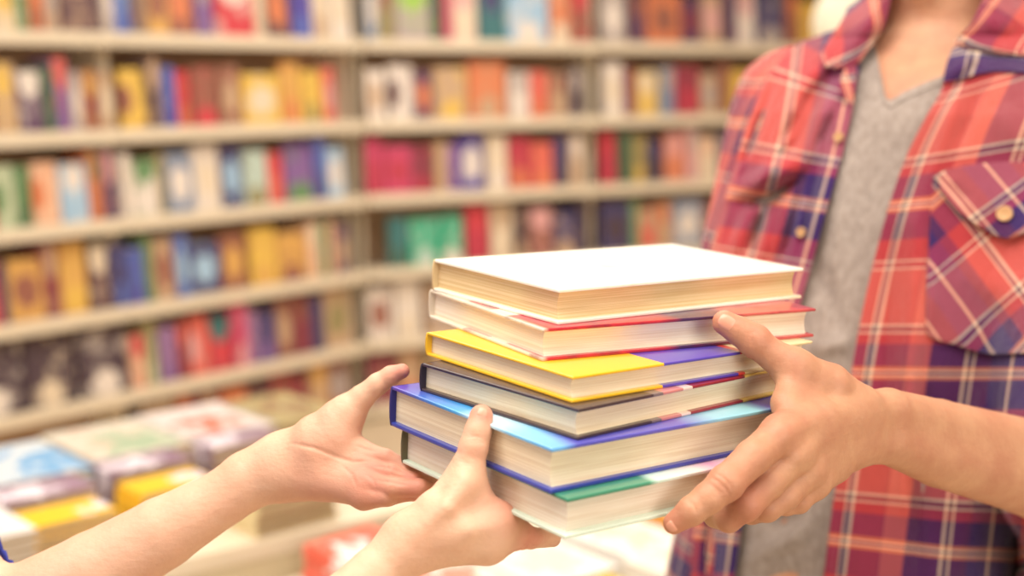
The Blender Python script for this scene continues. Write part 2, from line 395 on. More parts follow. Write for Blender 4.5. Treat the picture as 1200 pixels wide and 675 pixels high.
kn=[knuckle(912,510,.892,17),knuckle(851,566,.859,18),knuckle(874,591,.875,15),knuckle(884,398,.936,16)]
tend=[chain([pp(1000,480,.948,4),pp(950,492,.910,3.5),pp(915,508,.886,5)],.004),chain([pp(1000,494,.948,4),pp(955,512,.912,3.5),pp(930,534,.890,5)],.004)]
def surf(f,pts):
    px,py=np.array(pts,float).T; D=np.stack([(px-600)/FPX, CP-(py-337.5)/FPX*SP, -SP-(py-337.5)/FPX*CP],1); t=np.full(len(px),.72); c=np.array((0,0,CAMZ))
    D/=np.linalg.norm(D,axis=1)[:,None]
    for _ in range(120):
        v=f(c+D*t[:,None]); t=np.where((v>.0002)&(t<1.3),t+np.maximum(v*.6,.0002),t)
    return c+D*t[:,None]
def carve(f,lst,kk=.0012):
    caps_=[]
    for pts,r in lst:
        M_=[]
        for a,b in zip(pts,pts[1:]):
            for i in range(6): M_.append((a[0]+(b[0]-a[0])*i/6,a[1]+(b[1]-a[1])*i/6))
        P_=surf(f,M_+[pts[-1]]); n_=len(P_)
        caps_+=[(P_[i],caps(P_[i],P_[i+1],r*min(1,.15+i/3,.15+(n_-1-i)/3),r*min(1,.15+(i+1)/3,.15+(n_-2-i)/3))) for i in range(n_-1) if np.linalg.norm(P_[i]-P_[i+1])<.02]
    allc=caps_
    def g(p):
        d=np.full(len(p),9.)
        if not len(p): return d
        for c0,h in allc:
            m=(np.abs(p-c0)<.02).all(1)
            if m.any(): d[m]=np.minimum(d[m],h(p[m]))
        return d
    def h(p):
        d=f(p); m=np.abs(d)<.005
        if m.any():
            q=p[m]; e=g(q); d2=d[m]; d[m]=-smin(-d2,e,kk)
        return d
    return h
mfing=U(fing,.0016)
handM=U([palm,wrist],.012)
def handM2(p):
    d=smin(handM(p),mfing(p),.007); d=smin(d,thumb(p),.008)
    for k in kn: d=smin(d,k(p),.006)
    for k in tend: d=smin(d,k(p),.012)
    return d
# right hand of the man, behind the stack
rh=U([chain([(elR,.045),(wrR,.027)],.02),chain([(wrR,.026),(Q(842,452,1.155),.026)],.02)]+[chain([(Q(842,440+i*10,1.15),.011),(Q(822,436+i*13,1.135),.010),(Q(800,438+i*13,1.155),.009)],.01) for i in range(4)]+[chain([(Q(850,440,1.16),.013),(Q(846,405,1.15),.011)],.01)],.008)
def legs(hx,hy,e1,e2,hw,r0,r1,r2,zt,kn_=.48):
    out=[]
    for sg in (-1,1):
        hp=np.array((hx,hy,zt)); hp[:2]+=e1*sg*hw; k_=np.array((hp[0]+e2[0]*.02,hp[1]+e2[1]*.02,kn_)); an=np.array((hp[0],hp[1],.09)); to=an+np.array((e2[0]*.17,e2[1]*.17,-.055))
        out+=[caps(hp,k_,r0,r1),caps(k_,an,r1,r2),caps(an-np.array((e2[0]*.03,e2[1]*.03,.045)),to,.036,.030)]
    return out
def three(p,fs,zc,base,k=.03):
    d=base(p); m=p[:,2]<zc
    if m.any():
        q=p[m]; e=d[m]
        for g in fs: e=smin(e,g(q),k)
        d[m]=e
    return d
legM=legs(.32,1.36,SM,FM,.085,.082,.058,.042,.86)
def manf(p): return three(p,legM,1.0,manf0)
def manf0(p):
    d=smin(core(p),neck(p),.03); d=smin(d,clav(p),.012); d=smin(d,head(p),.02)
    d=smin(d,handM2(p),.012); d=smin(d,rh(p),.012); return d
GM=[([(834,560),(842,564),(850,572),(855,580)],.0008),([(839,555),(848,560),(856,569),(859,576)],.0007),([(829,566),(837,571),(844,579)],.0006),([(878,389),(885,388),(891,394),(891,402)],.0007),([(873,392),(880,396),(883,404)],.0007),([(806,585),(813,592),(816,600)],.0006),([(866,604),(872,612)],.0006)]
manfc=carve(manf,GM)
skinM=skin_mat('tanned_skin',(206,156,122),(188,130,102),.08,(196,112,94)); skinW=skin_mat('fair_skin',(232,188,158),(222,170,140),.10,(204,112,98))
M_nail=NT('nail_plate',.25,.5); M_nail.col(lin((224,158,132))); M_nail=M_nail.m
FAST=False
man=empty('person',(.32,1.36,0),'person in red plaid shirt and grey tee holding the right side of the stack','person')
def under(o,par):
    o.parent=par; o.matrix_parent_inverse=Matrix.Translation(-Vector(par.location)); return o
zcat=lambda a:np.concatenate([np.arange(-.02,a[0]-.006,.014),a])
ax=(axis(.08,.86,.088,.27,.0014,.006),axis(.78,1.64,.80,.99,.0014,.006),zcat(axis(.85,1.84,1.13,1.29,.0014,.006)))
vt,Fc=nets(manfc,ax)
body=under(np_mesh('body',vt,Fc,skinM),man)
kp=np.array([Q(851,566,.862),Q(790,613,.857),Q(874,592,.876),Q(884,400,.938),Q(849,378,.938),Q(915,508,.898)])
fl=np.zeros(len(vt))
for k in kp: fl=np.maximum(fl,np.exp(-((vt-k)**2).sum(1)/.013**2))
set_attr(body,'flush',fl*.7)
nl=nail('fingernail',manf,(850,376),Q(835,366,.93)-Q(870,388,.93),Q(860,352,.90)-Q(855,380,.935),.0125,.0135,M_nail,None); under(nl,man)
nl=nail('fingernail',manf,(785,619),Q(776,622,.853)-Q(800,606,.852),Q(790,655,.825)-Q(788,612,.856),.0095,.0085,M_nail,None); under(nl,man)
hair=U([caps(off(nk,0,-.02,1.775),off(nk,0,-.05,1.74),.094,.088)],.02)
def hairf(p): 
    d=hair(p); fr=(p[:,0]-nk[0])*FM[0]+(p[:,1]-nk[1])*FM[1]; return np.maximum(d,np.minimum(fr-.03,9)-(p[:,2]-1.76)*.9)
vt,Fc=nets(hairf,(np.arange(.30,.60,.007),np.arange(1.28,1.62,.007),np.arange(1.6,1.9,.007)),steps=0)
under(np_mesh('hair',vt,Fc,plain('brown_hair',(84,56,40))),man)
#--------------------------------------------------------------------- cloth on the man
def cloth_base(p): return smin(core(p),neck(p)+.012,.03)
camP=np.array((0,0,CAMZ))
def hit(px,py,o):
    px=np.asarray(px,float).ravel();py=np.asarray(py,float).ravel(); o=np.broadcast_to(np.asarray(o,float),px.shape).copy()
    D=np.stack([ (px-600)/FPX, CP-(py-337.5)/FPX*SP, -SP-(py-337.5)/FPX*CP],1); ln=np.linalg.norm(D,axis=1); D/=ln[:,None]
    t=np.full(len(px),1.05); best=np.full(len(px),9.); bt=t.copy(); done=np.zeros(len(px),bool)
    for _ in range(90):
        p=camP+D*t[:,None]; v=cloth_base(p)-o
        up=(v<best)&~done; best=np.where(up,v,best); bt=np.where(up,t,bt); done|=(v<.0002)
        t=np.where(done,t,t+np.maximum(v*.7,.0005)); t=np.minimum(t,2.2)
    p=camP+D*bt[:,None]
    miss=~done
    for _ in range(12):
        if not miss.any(): break
        q=p[miss]; g=grad(cloth_base,q,.001); v=cloth_base(q)-o[miss]; p[miss]=q-g*(v/np.maximum((g**2).sum(1),.3))[:,None]*.8
    return p
def catm(P,t):
    """smooth interpolation of rows P (n,k) at parameters t in [0,n-1]"""
    P=np.asarray(P,float); n=len(P); i=np.clip(np.floor(t).astype(int),0,n-2); f=(t-i)[:,None]
    p0=P[np.maximum(i-1,0)];p1=P[i];p2=P[i+1];p3=P[np.minimum(i+2,n-1)]
    return .5*((2*p1)+(-p0+p2)*f+(2*p0-5*p1+4*p2-p3)*f**2+(-p0+3*p1-3*p2+p3)*f**3)
def grid_xy(rows,nu,nv):
    """rows: list of rows, each a list of (px,py,u,v[,off]) -> fine arrays (nv,nu,k)"""
    R=np.array(rows,float); a=np.stack([catm(r,np.linspace(0,len(r)-1,nu)) for r in R]) # (nr,nu,k)
    nr,_,k=a.shape; b=catm(a.reshape(nr,-1),np.linspace(0,nr-1,nv)); return b.reshape(nv,nu,k)
FOLD=1.6
def folds(px,py,lst):
    z=np.zeros(px.shape)
    for pts,A,wd in lst:
        best=np.full(px.shape,1e9); L=len(pts)-1; tt=np.zeros(px.shape)
        for i,(a,b) in enumerate(zip(pts,pts[1:])):
            ax_,ay=a;bx,by=b; dx,dy=bx-ax_,by-ay; l2=dx*dx+dy*dy; t=np.clip(((px-ax_)*dx+(py-ay)*dy)/l2,0,1)
            d=(px-ax_-t*dx)**2+(py-ay-t*dy)**2; m=d<best; best=np.where(m,d,best); tt=np.where(m,(i+t)/L,tt)
        z+=A*FOLD*np.exp(-best/wd**2)*(np.sin(np.clip(tt,0,1)*math.pi*.9+.16))
    return z
def cloth(name,rows,nu,nv,base,mat,parent,fl=[],thick=.0016,curl=None):
    G=grid_xy(rows,nu,nv); px,py=G[...,0],G[...,1]; o=base+folds(px,py,fl)
    if G.shape[2]>4: o=o+G[...,4]
    P=hit(px,py,o.ravel())
    F=[(j*nu+i,j*nu+i+1,(j+1)*nu+i+1,(j+1)*nu+i) for j in range(nv-1) for i in range(nu-1)]
    me=bpy.data.meshes.new(name); me.from_pydata(P.tolist(),[],[f[::-1] for f in F]); me.update()
    uv=me.uv_layers.new(name='UVMap'); li=np.array([l.vertex_index for l in me.loops]); U_=G[...,2:4].reshape(-1,2)
    uv.data.foreach_set('uv',U_[li].astype(np.float32).ravel())
    ob=link(name,me,mat,None,True); 
    if parent: under(ob,parent)
    s=ob.modifiers.new('s','SOLIDIFY'); s.thickness=thick; s.offset=0
    return ob
def plaid(name,rot=0):
    t=NT(name,.85,.1); uv=t.coord('UV'); 
    if rot: uv=t.mapping(uv,(1,1,1),(0,0,rot))
    wob=t.noise(t.coord(),9,2)
    x,y,z=t.xyz(uv)
    red=lin((194,62,66)); cor=lin((226,108,92)); pur=lin((84,34,88)); nav=lin((20,34,112)); cr=lin((250,222,190)); gry=lin((96,84,96)); org=lin((238,140,84)); dk=lin((140,34,60))
    def strp(f,seq,per):
        fr=t.math('FRACT',t.math('DIVIDE',f,per)); st=[];p=0
        for w_,c in seq[:16]:
            st.append((min(p/per+.0001,1),c)); st.append((min((p+w_)/per-.0001,1),c)); p+=w_
        return t.ramp(fr,st[:32])
    warp=[(.018,red),(.0018,cr),(.0045,gry),(.0025,cr),(.030,red),(.001,dk),(.022,cor),(.034,pur),(.003,cr),(.005,gry),(.0025,cr),(.016,pur),(.019,nav),(.0025,cr),(.018,nav),(.010,pur)]
    weft=[(.0026,org),(.0018,cr),(.003,dk),(.0018,cr),(.0028,org),(.022,pur),(.010,red),(.0022,cr),(.0042,dk),(.0022,cr),(.052,cor),(.002,cr),(.005,red),(.002,cr),(.020,red),(.0264,pur)]
    a=strp(x,warp[:16],sum(w_ for w_,_ in warp)); b=strp(y,weft,sum(w_ for w_,_ in weft))
    c=t.mix(.5,a,b)
    tw=t.n('ShaderNodeTexWave'); t.l(t.mapping(uv,(1,1,1),(0,0,.8)),tw.inputs[0]); tw.inputs['Scale'].default_value=420; 
    c=t.mix(.10,c,t.ramp(t.noise(t.mapping(uv,(1,1,1)),520,2),[(.3,(.3,.2,.25,1)),(.7,(1,1,1,1))]),'MULTIPLY')
    t.col(c); t.b.inputs['Sheen Weight'].default_value=.25; t.b.inputs['Sheen Roughness'].default_value=.5
    h=t.math('ADD',t.math('MULTIPLY',tw.outputs[1],.12),t.math('ADD',t.math('MULTIPLY',t.noise(t.coord(),60,3),.5),t.math('MULTIPLY',t.noise(t.mapping(t.coord(),(1,1,.45)),24,3,.55),3.2))); t.bump(h,.75,.0045); return t.m
PL=plaid('red_plaid_flannel'); PLB=plaid('red_plaid_flannel_on_the_bias',math.radians(-38)); PLC=plaid('red_plaid_flannel_collar',math.radians(-62))
K=1/1215.
PLN=plaid('shaded_navy_collar_plaid',0)  # navy plaid band, with the shadow under the collar put into its colour
for nd in PLN.node_tree.nodes:
    if nd.type=='VALTORGB' and len(nd.color_ramp.elements)>20:
        for e in nd.color_ramp.elements:
            if e.color[0]>.25 and e.color[1]<.3: e.color=lin((66,44,100))
# right-hand panel in view (his left front)
edge=[(1112,70),(1104,105),(1084,140),(1062,185),(1041,245),(1021,320),(1006,390),(996,450),(985,530),(975,600),(966,675),(958,750),(952,820)]
slopes=[-.38,-.32,-.24,-.17,-.10,-.04,0,.01,.05,.10,.13,.15,.15]
offs=[0,14,45,90,140,200,270,350]
def vrow(y): return (y-250)*K*-1
rowsR=[[(ex+o_,ey+sl*o_*(1 if o_<200 else .8),(o_+8)*K,vrow(ey)) for o_ in offs] for (ex,ey),sl in zip(edge,slopes)]
fR=[([(1092,200),(1075,260),(1072,340),(1066,420),(1062,520),(1058,640)],.007,13),([(1048,260),(1044,340),(1038,420),(1030,520)],-.003,9),([(1130,95),(1110,150),(1090,215)],.004,9),
    ([(1150,100),(1120,180)],-.004,8),([(1120,420),(1105,520),(1100,640)],-.004,22),([(1086,420),(1080,560),(1076,700)],-.005,10),([(1150,440),(1140,560),(1130,680)],.005,22),([(1180,120),(1200,180)],.004,20),([(978,560),(972,640),(966,700)],.003,6),([(1000,430),(992,520)],.003,6)]
cloth('shirt_front_panel',rowsR,150,260,.0135,PL,man,fR)
# left-hand panel in view (his right front and upper arm)
sil=[(985,34),(938,50),(905,84),(884,125),(868,170),(850,235),(836,290),(824,345),(816,420),(812,500),(812,570),(812,640),(810,720),(808,800)]
edl=[(1010,60),(1006,88),(1001,116),(994,150),(984,192),(967,252),(951,310),(931,378),(906,460),(886,530),(872,595),(865,645),(856,715),(850,790)]
rowsL=[]
for (sx,sy),(ex,ey) in zip(sil,edl):
    r=[]
    for k in range(8):
        s=k/7; x=sx+(ex-sx)*s; y=sy+(ey-sy)*s
        r.append((x,y,.152+(ex-x)*K*1.05,vrow(ey)))
    rowsL.append(r)
fL=[([(985,48),(935,110),(890,200)],.006,10),([(990,66),(950,120),(915,190)],-.006,9),([(996,90),(960,140),(940,200)],.005,10),([(940,182),(905,205),(858,226)],.012,15),([(938,206),(905,232),(862,240)],-.010,7),([(925,235),(905,300)],.006,9),([(900,240),(875,300)],-.006,7),
    ([(880,240),(860,300)],.005,9),([(912,90),(885,160),(868,205)],-.004,6),([(962,100),(930,160),(900,186)],.0045,6),([(978,130),(955,178)],-.004,6),([(945,215),(928,300)],.004,6),([(890,190),(862,214)],-.004,5),([(915,186),(880,222)],.004,5),([(968,160),(950,235),(938,300)],-.0035,6),([(905,245),(892,310)],.0045,6),([(950,190),(932,250),(915,310)],-.005,8),([(978,190),(958,255),(940,320)],.004,9),([(860,600),(850,700)],.004,7),([(835,600),(830,700)],-.005,8)]
cloth('shirt_front_panel',rowsL,130,240,.0135,PL,man,fL)
# button placket edge and buttons
M_btn=plain('tan_button',(206,160,112),.4)
def button(px,py,o,r):
    p=hit([px],[py],[o])[0]; n=grad(cloth_base,p[None])[0]; n/=np.linalg.norm(n)
    m=MB(); m.lathe([(0,0),(r*.72,0),(r*.8,.0006),(r,.0002),(r,-.0018),(0,-.002)][::-1],28)
    ob=m.build('button',M_btn,None,True); ob.rotation_euler=Vector(n).to_track_quat('Z','Y').to_euler(); 
    bm=bmesh.new(); bm.from_mesh(ob.data)
    for a in range(4):
        c=math.pi/4+a*math.pi/2; bmesh.ops.create_icosphere(bm,subdivisions=1,radius=r*.13,matrix=Matrix.Translation((r*.3*math.cos(c),r*.3*math.sin(c),.0003)))
    bm.to_mesh(ob.data); bm.free()
    R=ob.rotation_euler.to_matrix().to_4x4(); ob.data.transform(Matrix.Translation(Vector(p))@R); ob.rotation_euler=(0,0,0); under(ob,man); return ob
# pocket with bias plaid, flap, button
pk=[]
for y0,y1,xl in ((207,196,1094),(260,256,1090),(320,322,1087),(370,376,1085),(392,410,1087),(398,416,1100)):
    pk.append([(xl+(1290-xl)*s, y0+(y1-y0)*min(1,s*3.2)-(4*s), (xl+(1290-xl)*s-1090)*K, (250-(y0+(y1-y0)*s))*K) for s in (0,.12,.3,.5,.75,1)])
cloth('pocket',pk,80,80,.0175,PLB,man,[([(1120,290),(1150,330),(1200,350)],.003,22),([(1092,300),(1092,380)],.002,6)],.002)
fb=[]
topc=[(1098,204),(1120,197),(1150,192),(1185,190),(1220,192),(1262,200)]
botc=[(1103,222),(1124,248),(1150,266),(1181,279),(1216,262),(1256,232)]
for s in (0,.25,.5,.75,1):
    fb.append([(a[0]+(b[0]-a[0])*s,a[1]+(b[1]-a[1])*s,(a[0]+(b[0]-a[0])*s-1090)*K+.118,(250-(a[1]+(b[1]-a[1])*s))*K*1.1-.01,.003*s) for a,b in zip(topc,botc)])
cloth('pocket_flap',fb,70,50,.0215,PLB,man,[([(1110,215),(1140,240)],-.002,8)],.0024)
button(1177,250,.0275,.0072)
button(982,160,.0200,.0050); button(938,272,.0190,.0050)
# collar leaves and stand
cr=[]
tA=[(1180,-40),(1212,-30),(1240,-20)]
cl1=[[(1165,-30,0,.09,.010),(1190,-45,.03,.09,.010),(1235,-60,.07,.09,.006)],
     [(1140,25,.0,.05,.020),(1168,10,.03,.05,.022),(1215,0,.07,.05,.018)],
     [(1120,48,.0,.02,.016),(1152,50,.03,.02,.020),(1205,48,.07,.02,.016)],
     [(1138,56,.0,.01,.010),(1166,62,.03,.0,.014),(1206,66,.07,.0,.010)]]
cloth('collar',cl1,60,60,.014,PLC,man,[([(1150,20),(1185,40)],.004,14)],.003)
cl2=[[(1052,-45,0,.09,.004),(1030,-35,.03,.09,.010),(1005,-20,.06,.09,.008)],
     [(1043,0,0,.06,.010),(1022,8,.03,.06,.016),(990,20,.06,.06,.012)],
     [(1036,30,0,.035,.010),(1012,38,.03,.035,.018),(974,46,.06,.035,.012)],
     [(1012,66,0,.012,.010),(994,66,.03,.012,.016),(964,64,.06,.01,.012)],
     [(1000,80,0,.0,.004),(985,80,.03,.0,.010),(966,78,.06,.0,.008)]]
cloth('collar',cl2,60,60,.014,PLC,man,[([(1025,20),(990,60)],.004,10)],.003)
st=[[(1116,58,0,0,.006),(1140,50,.02,0,.006),(1172,58,.04,0,.004),(1215,62,.07,0,.002)],[(1110,74,0,.015,.006),(1134,72,.02,.015,.005),(1168,72,.04,.015,.002),(1212,76,.07,.015,.0)],[(1105,96,0,.03,.003),(1128,92,.02,.03,.001),(1164,84,.04,.03,-.001),(1210,86,.07,.03,-.002)]]
cloth('collar_stand',st,40,40,.0185,PLN,man,[([(1110,90),(1150,62)],.004,6)],.002)
pf=[[(992,76,0,0,.006),(1004,80,.02,0,.006)],[(985,96,0,.03,.010),(1001,104,.02,.03,.010)],[(984,108,0,.05,.008),(999,124,.02,.05,.006)]]
cloth('placket_tab',pf,24,30,.0150,PLC,man,[],.003)
# grey tee
def tee_mat():
    t=NT('heather_grey_jersey',.9,.1); co=t.coord(); n=t.noise(t.mapping(co,(1,1,.5)),170,4,.7); n2=t.noise(co,14,2)
    c=t.ramp(n,[(.3,lin((140,126,118))),(.7,lin((172,158,148)))]); t.col(c); t.bump(t.math('ADD',n,t.math('MULTIPLY',n2,2.)),.4,.0016)
    t.b.inputs['Sheen Weight'].default_value=.2; return t.m
TM=tee_mat()
xs=[880,930,975,1005,1022,1030,1040,1060,1085,1112,1140,1170,1210,1270]
ytop=[70,45,25,20,50,85,117,108,97,86,66,40,20,30]
rowsT=[]
for s in np.linspace(0,1,9):
    r=[]
    for i,(x,y) in enumerate(zip(xs,ytop)):
        yy=y+(800-y)*s; xx=x-(x-(830+(x-880)*.72))*s*.9; r.append((xx,yy,x*K,yy*K))
    rowsT.append(r)
fT=[([(1010,130),(985,220),(975,320)],.003,16),([(1060,140),(1020,230),(1000,330)],-.003,16),([(950,410),(1000,398)],.005,10),([(870,660),(930,630),(960,590)],.006,12),([(880,690),(950,670)],-.005,12),([(900,620),(950,600)],-.004,10),([(955,300),(985,380)],-.003,12)]
tee=cloth('tee_shirt',rowsT,170,150,.0045,TM,man,fT,.0014)
nb=[[(x,y-0,x*K,0,.0012) for x,y in zip(xs[3:12],ytop[3:12])],[(x+(1.5 if x<1035 else 0) ,y+4.5,x*K,.004,.0016) for x,y in zip(xs[3:12],ytop[3:12])],[(x,y+9,x*K,.008,.0008) for x,y in zip(xs[3:12],ytop[3:12])]]
cloth('tee_neckband',nb,160,8,.0048,TM,man,[],.0018)
# sleeve / back shell of the shirt, round the sides and the back
def shellf(p): return U([torso,chain([(shR,.058),(elR,.050)],.02),chain([(shL,.058),(shL+(elL-shL)*.95,.056)],.02)],.045)(p)-.0085
vt,Fc=nets(shellf,(np.arange(.08,.84,.008),np.arange(1.0,1.66,.008),np.arange(.86,1.60,.008)))
qx,qy,qd=proj(vt); fr=(vt[:,0]-nk[0])*FM[0]+(vt[:,1]-nk[1])*FM[1]
sd=(vt[:,0]-nk[0])*SM[0]+(vt[:,1]-nk[1])*SM[1]
ex_=np.interp(qy,[e[1] for e in edl],[e[0] for e in edl]); ex2=np.interp(qy,[e[1] for e in edge],[e[0] for e in edge])
sx_=np.interp(qy,[e[1] for e in sil],[e[0] for e in sil])
kill=((fr>-.02)&(qx>np.minimum(sx_+34,ex_-14))&(qx<ex2+270))|((np.abs(sd)<.085)&(vt[:,2]>1.50))|((fr>-.03)&(qy<60)&(qx>960)&(qx<1190))|((qx<1150)&(qx>1020)&(qy<110))
Fk=Fc[~kill[Fc].any(1)]
sh=under(np_mesh('plaid_shirt',vt,Fk,PL),man)
for o_ in [c for c in man.children if c.name.split('.')[0] in ('shirt_front_panel','button','pocket','pocket_flap','collar','collar_stand','placket_tab')]:
    o_.parent=sh; o_.matrix_parent_inverse=Matrix()
for o_ in [c for c in man.children if c.name=='tee_neckband']: o_.parent=tee; o_.matrix_parent_inverse=Matrix()
for o_ in [c for c in man.children if c.name.startswith('fingernail')]: o_.parent=body; o_.matrix_parent_inverse=Matrix()
uv=sh.data.uv_layers.new(name='UVMap'); li=np.empty(len(sh.data.loops),np.int32); sh.data.loops.foreach_get('vertex_index',li)
vv=np.empty(len(sh.data.vertices)*3,np.float32); sh.data.vertices.foreach_get('co',vv); vv=vv.reshape(-1,3)
uvv=np.stack([(vv[:,0]-nk[0])*SM[0]+(vv[:,1]-nk[1])*SM[1]+.7*((vv[:,0]-nk[0])*FM[0]+(vv[:,1]-nk[1])*FM[1]),vv[:,2]],1); uv.data.foreach_set('uv',uvv[li].astype(np.float32).ravel())
s=sh.modifiers.new('s','SOLIDIFY'); s.thickness=.0015; s.offset=0
#--------------------------------------------------------------------- WOMAN
shWL=np.array((-.56,1.02,1.33)); shWR=np.array((-.57,.66,1.27))
elWL=Q(-20,742,.985); elWR=Q(245,912,.79)
A_=np.array
# far hand (palm seen)
wl=U([chain([pp(326,548,.992,29),pp(262,583,.992,33),pp(190,625,.990,42),pp(110,672,.988,49),(elWL,.036)],.02),
      chain([pp(334,534,.994,22),pp(290,556,.994,25)],.02)],.015)
palmL=U([
 chain([pp(336,538,.990,26),pp(372,512,.984,27),pp(404,487,.980,20)],.01),
 chain([pp(338,545,.992,28),pp(380,532,.984,22),pp(420,528,.975,13)],.01),
 chain([pp(338,550,.992,28),pp(380,548,.982,22),pp(425,545,.970,15)],.01),
 chain([pp(338,552,.992,26),pp(382,558,.978,22),pp(427,563,.962,15)],.01),
 chain([pp(340,555,.990,24),pp(384,564,.974,18),pp(426,579,.958,15)],.01),
 chain([pp(372,525,.975,20),pp(392,512,.972,18)],.01)],.014)
thL=chain([pp(402,489,.980,21),pp(424,466,.976,14.5),pp(443,450,.972,12.5),pp(458,440,.970,11),pp(471,435,.968,9)],.006)
fgL=[chain([pp(418,528,.975,13),pp(452,537,.966,10.5),pp(478,549,.962,9.5),pp(512,556,.985,9)],.004),
 chain([pp(425,545,.970,13),pp(459,555,.956,10.5),pp(486,563,.954,10),pp(522,568,.975,9)],.004),
 chain([pp(427,564,.962,14),pp(460,572,.946,11.5),pp(492,572,.944,10.5),pp(530,579,.965,9)],.004),
 chain([pp(427,583,.958,15),pp(454,582,.948,11),pp(482,577,.952,9.5),pp(516,586,.965,8.5)],.004)]
# near hand (back seen)
wr_=U([chain([pp(478,634,.858,27),pp(440,672,.850,31),pp(396,716,.838,38),pp(340,780,.82,47),(elWR,.036)],.02)],.015)
palmR=U([
 chain([pp(480,630,.858,25),pp(512,600,.858,26),pp(544,568,.864,22)],.01),
 chain([pp(484,634,.858,24),pp(534,616,.858,26),pp(586,610,.866,19)],.01),
 chain([pp(486,638,.858,22),pp(534,628,.858,22),pp(580,626,.862,18)],.01),
 chain([pp(488,640,.860,20),pp(534,634,.862,19),pp(572,636,.862,17)],.01),
 chain([pp(490,640,.862,18),pp(534,636,.868,17),pp(571,644,.866,12)],.01),
 chain([pp(548,580,.862,17),pp(572,600,.864,14)],.01)],.014)
thR=chain([pp(544,568,.864,22),pp(549,545,.864,18.5),pp(555,524,.864,17),pp(560,506,.866,15.5),pp(564,488,.870,14)],.006)
fgR=[chain([pp(586,612,.866,18),pp(609,622,.872,13),pp(626,629,.884,10),pp(650,626,.915,9)],.004),
 chain([pp(582,628,.862,17),pp(604,633,.872,11.5),pp(622,633,.893,10),pp(648,632,.93,9)],.004),
 chain([pp(574,638,.862,15),pp(594,638,.874,10.5),pp(612,634,.90,9.5),pp(632,630,.935,9)],.004),
 chain([pp(572,645,.866,11),pp(588,641,.884,8.5),pp(602,634,.91,8.5),pp(616,626,.935,8)],.004)]
tdR=[chain([pp(494,622,.846,6),pp(524,594,.841,5),pp(545,566,.849,7)],.004),chain([pp(520,630,.846,3),pp(550,620,.844,3),pp(582,612,.854,5)],.004)]
trunkW=loft([(-.60,.84,1.36,.16,.085),(-.60,.84,1.25,.15,.10),(-.60,.84,1.05,.125,.085),(-.60,.84,.9,.16,.10)],A_((0,1)),A_((1,0)))
upW=U([trunkW,chain([(shWL,.043),(elWL,.036)],.02),chain([(shWR,.043),(elWR,.036)],.02),caps(A_((-.60,.84,1.36)),A_((-.59,.84,1.50)),.048,.046),caps(A_((-.58,.84,1.58)),A_((-.60,.84,1.60)),.075,.085),caps(A_((-.53,.84,1.52)),A_((-.55,.84,1.55)),.03,.05),caps(A_((-.50,.84,1.565)),A_((-.505,.84,1.585)),.011,.008)],.03)
fWL=U(fgL,.0007); fWR=U(fgR,.0014)
hWL=U([wl,palmL],.012); hWR=U([wr_,palmR],.012)
legW=legs(-.60,.84,A_((0,1.)),A_((1.,0)),.08,.074,.052,.038,.88)
def womf(p): return three(p,legW,1.0,womf0)
def womf0(p):
    a=smin(hWL(p),fWL(p),.005); a=smin(a,thL(p),.010)
    b=smin(hWR(p),fWR(p),.007); b=smin(b,thR(p),.010)
    for g in tdR: b=smin(b,g(p),.012)
    d=np.minimum(a,b); d=smin(d,upW(p),.015); return d
GW=[([(340,519),(369,525),(393,535),(413,541),(432,540)],.0011),([(418,522),(428,526),(440,529)],.0008),([(440,546),(458,548),(480,557)],.0013),([(438,562),(456,564),(478,569)],.0011),([(430,556),(437,562),(440,572)],.0008),([(400,545),(412,556),(418,570)],.0006),([(338,520),(334,532),(335,546)],.0007),([(452,541),(456,548)],.0006),([(462,560),(465,570)],.0006),([(360,500),(352,512),(350,520)],.0005),
    ([(529,543),(537,539),(547,540)],.0007),([(531,548),(540,544),(552,545)],.0006),([(546,513),(556,511),(568,514)],.0006),([(547,518),(557,516),(569,519)],.0005)]
womfc=carve(womf,GW)
woman=empty('person',(-.60,.84,0),'person at left reaching two bare forearms to hold the left side of the stack','person')
def ax2(lo,hi,a,b): return axis(lo,hi,a,b,.0014,.007)
axw=(ax2(-.78,.04,-.16,.035),ax2(.6,1.1,.84,1.0),zcat(ax2(.86,1.74,1.175,1.335)))
vt,Fc=nets(womfc,axw)
bw=under(np_mesh('body',vt,Fc,skinW),woman)
fl=np.zeros(len(vt))
for k,r,a in ((Q(440,560,.955),.028,.7),(Q(471,435,.968),.014,.9),(Q(490,570,.948),.02,.9),(Q(390,510,.97),.022,.35),(Q(395,565,.965),.03,.4),(Q(565,482,.865),.010,.8),(Q(590,600,.86),.016,.6),(Q(620,628,.875),.018,.8),(Q(555,524,.86),.010,.3)):
    fl=np.maximum(fl,a*np.exp(-((vt-k)**2).sum(1)/r**2))
set_attr(bw,'flush',fl)
nl=nail('fingernail',womf,Q(566,479,.862),Q(568,466,.868)-Q(562,500,.866),Q(572,470,.80)-Q(566,486,.868),.0105,.010,M_nail,None); under(nl,bw)
M_den=plain('blue_cotton',(64,74,168),.85,.15,160)
def slvf(p): return U([trunkW,chain([(shWL,.048),(elWL,.037),(Q(20,688,.987),.034)],.02),chain([(shWR,.048),(elWR,.037),(Q(310,830,.82),.034)],.02)],.03)(p)-.006
vt,Fc=nets(slvf,(np.arange(-.80,-.2,.007),np.arange(.58,1.12,.007),np.arange(.86,1.45,.007)))
ctr=np.array((-.60,.84)); kill=(np.hypot(vt[:,0]+.60,vt[:,1]-.84)<.075)&(vt[:,2]>1.33)
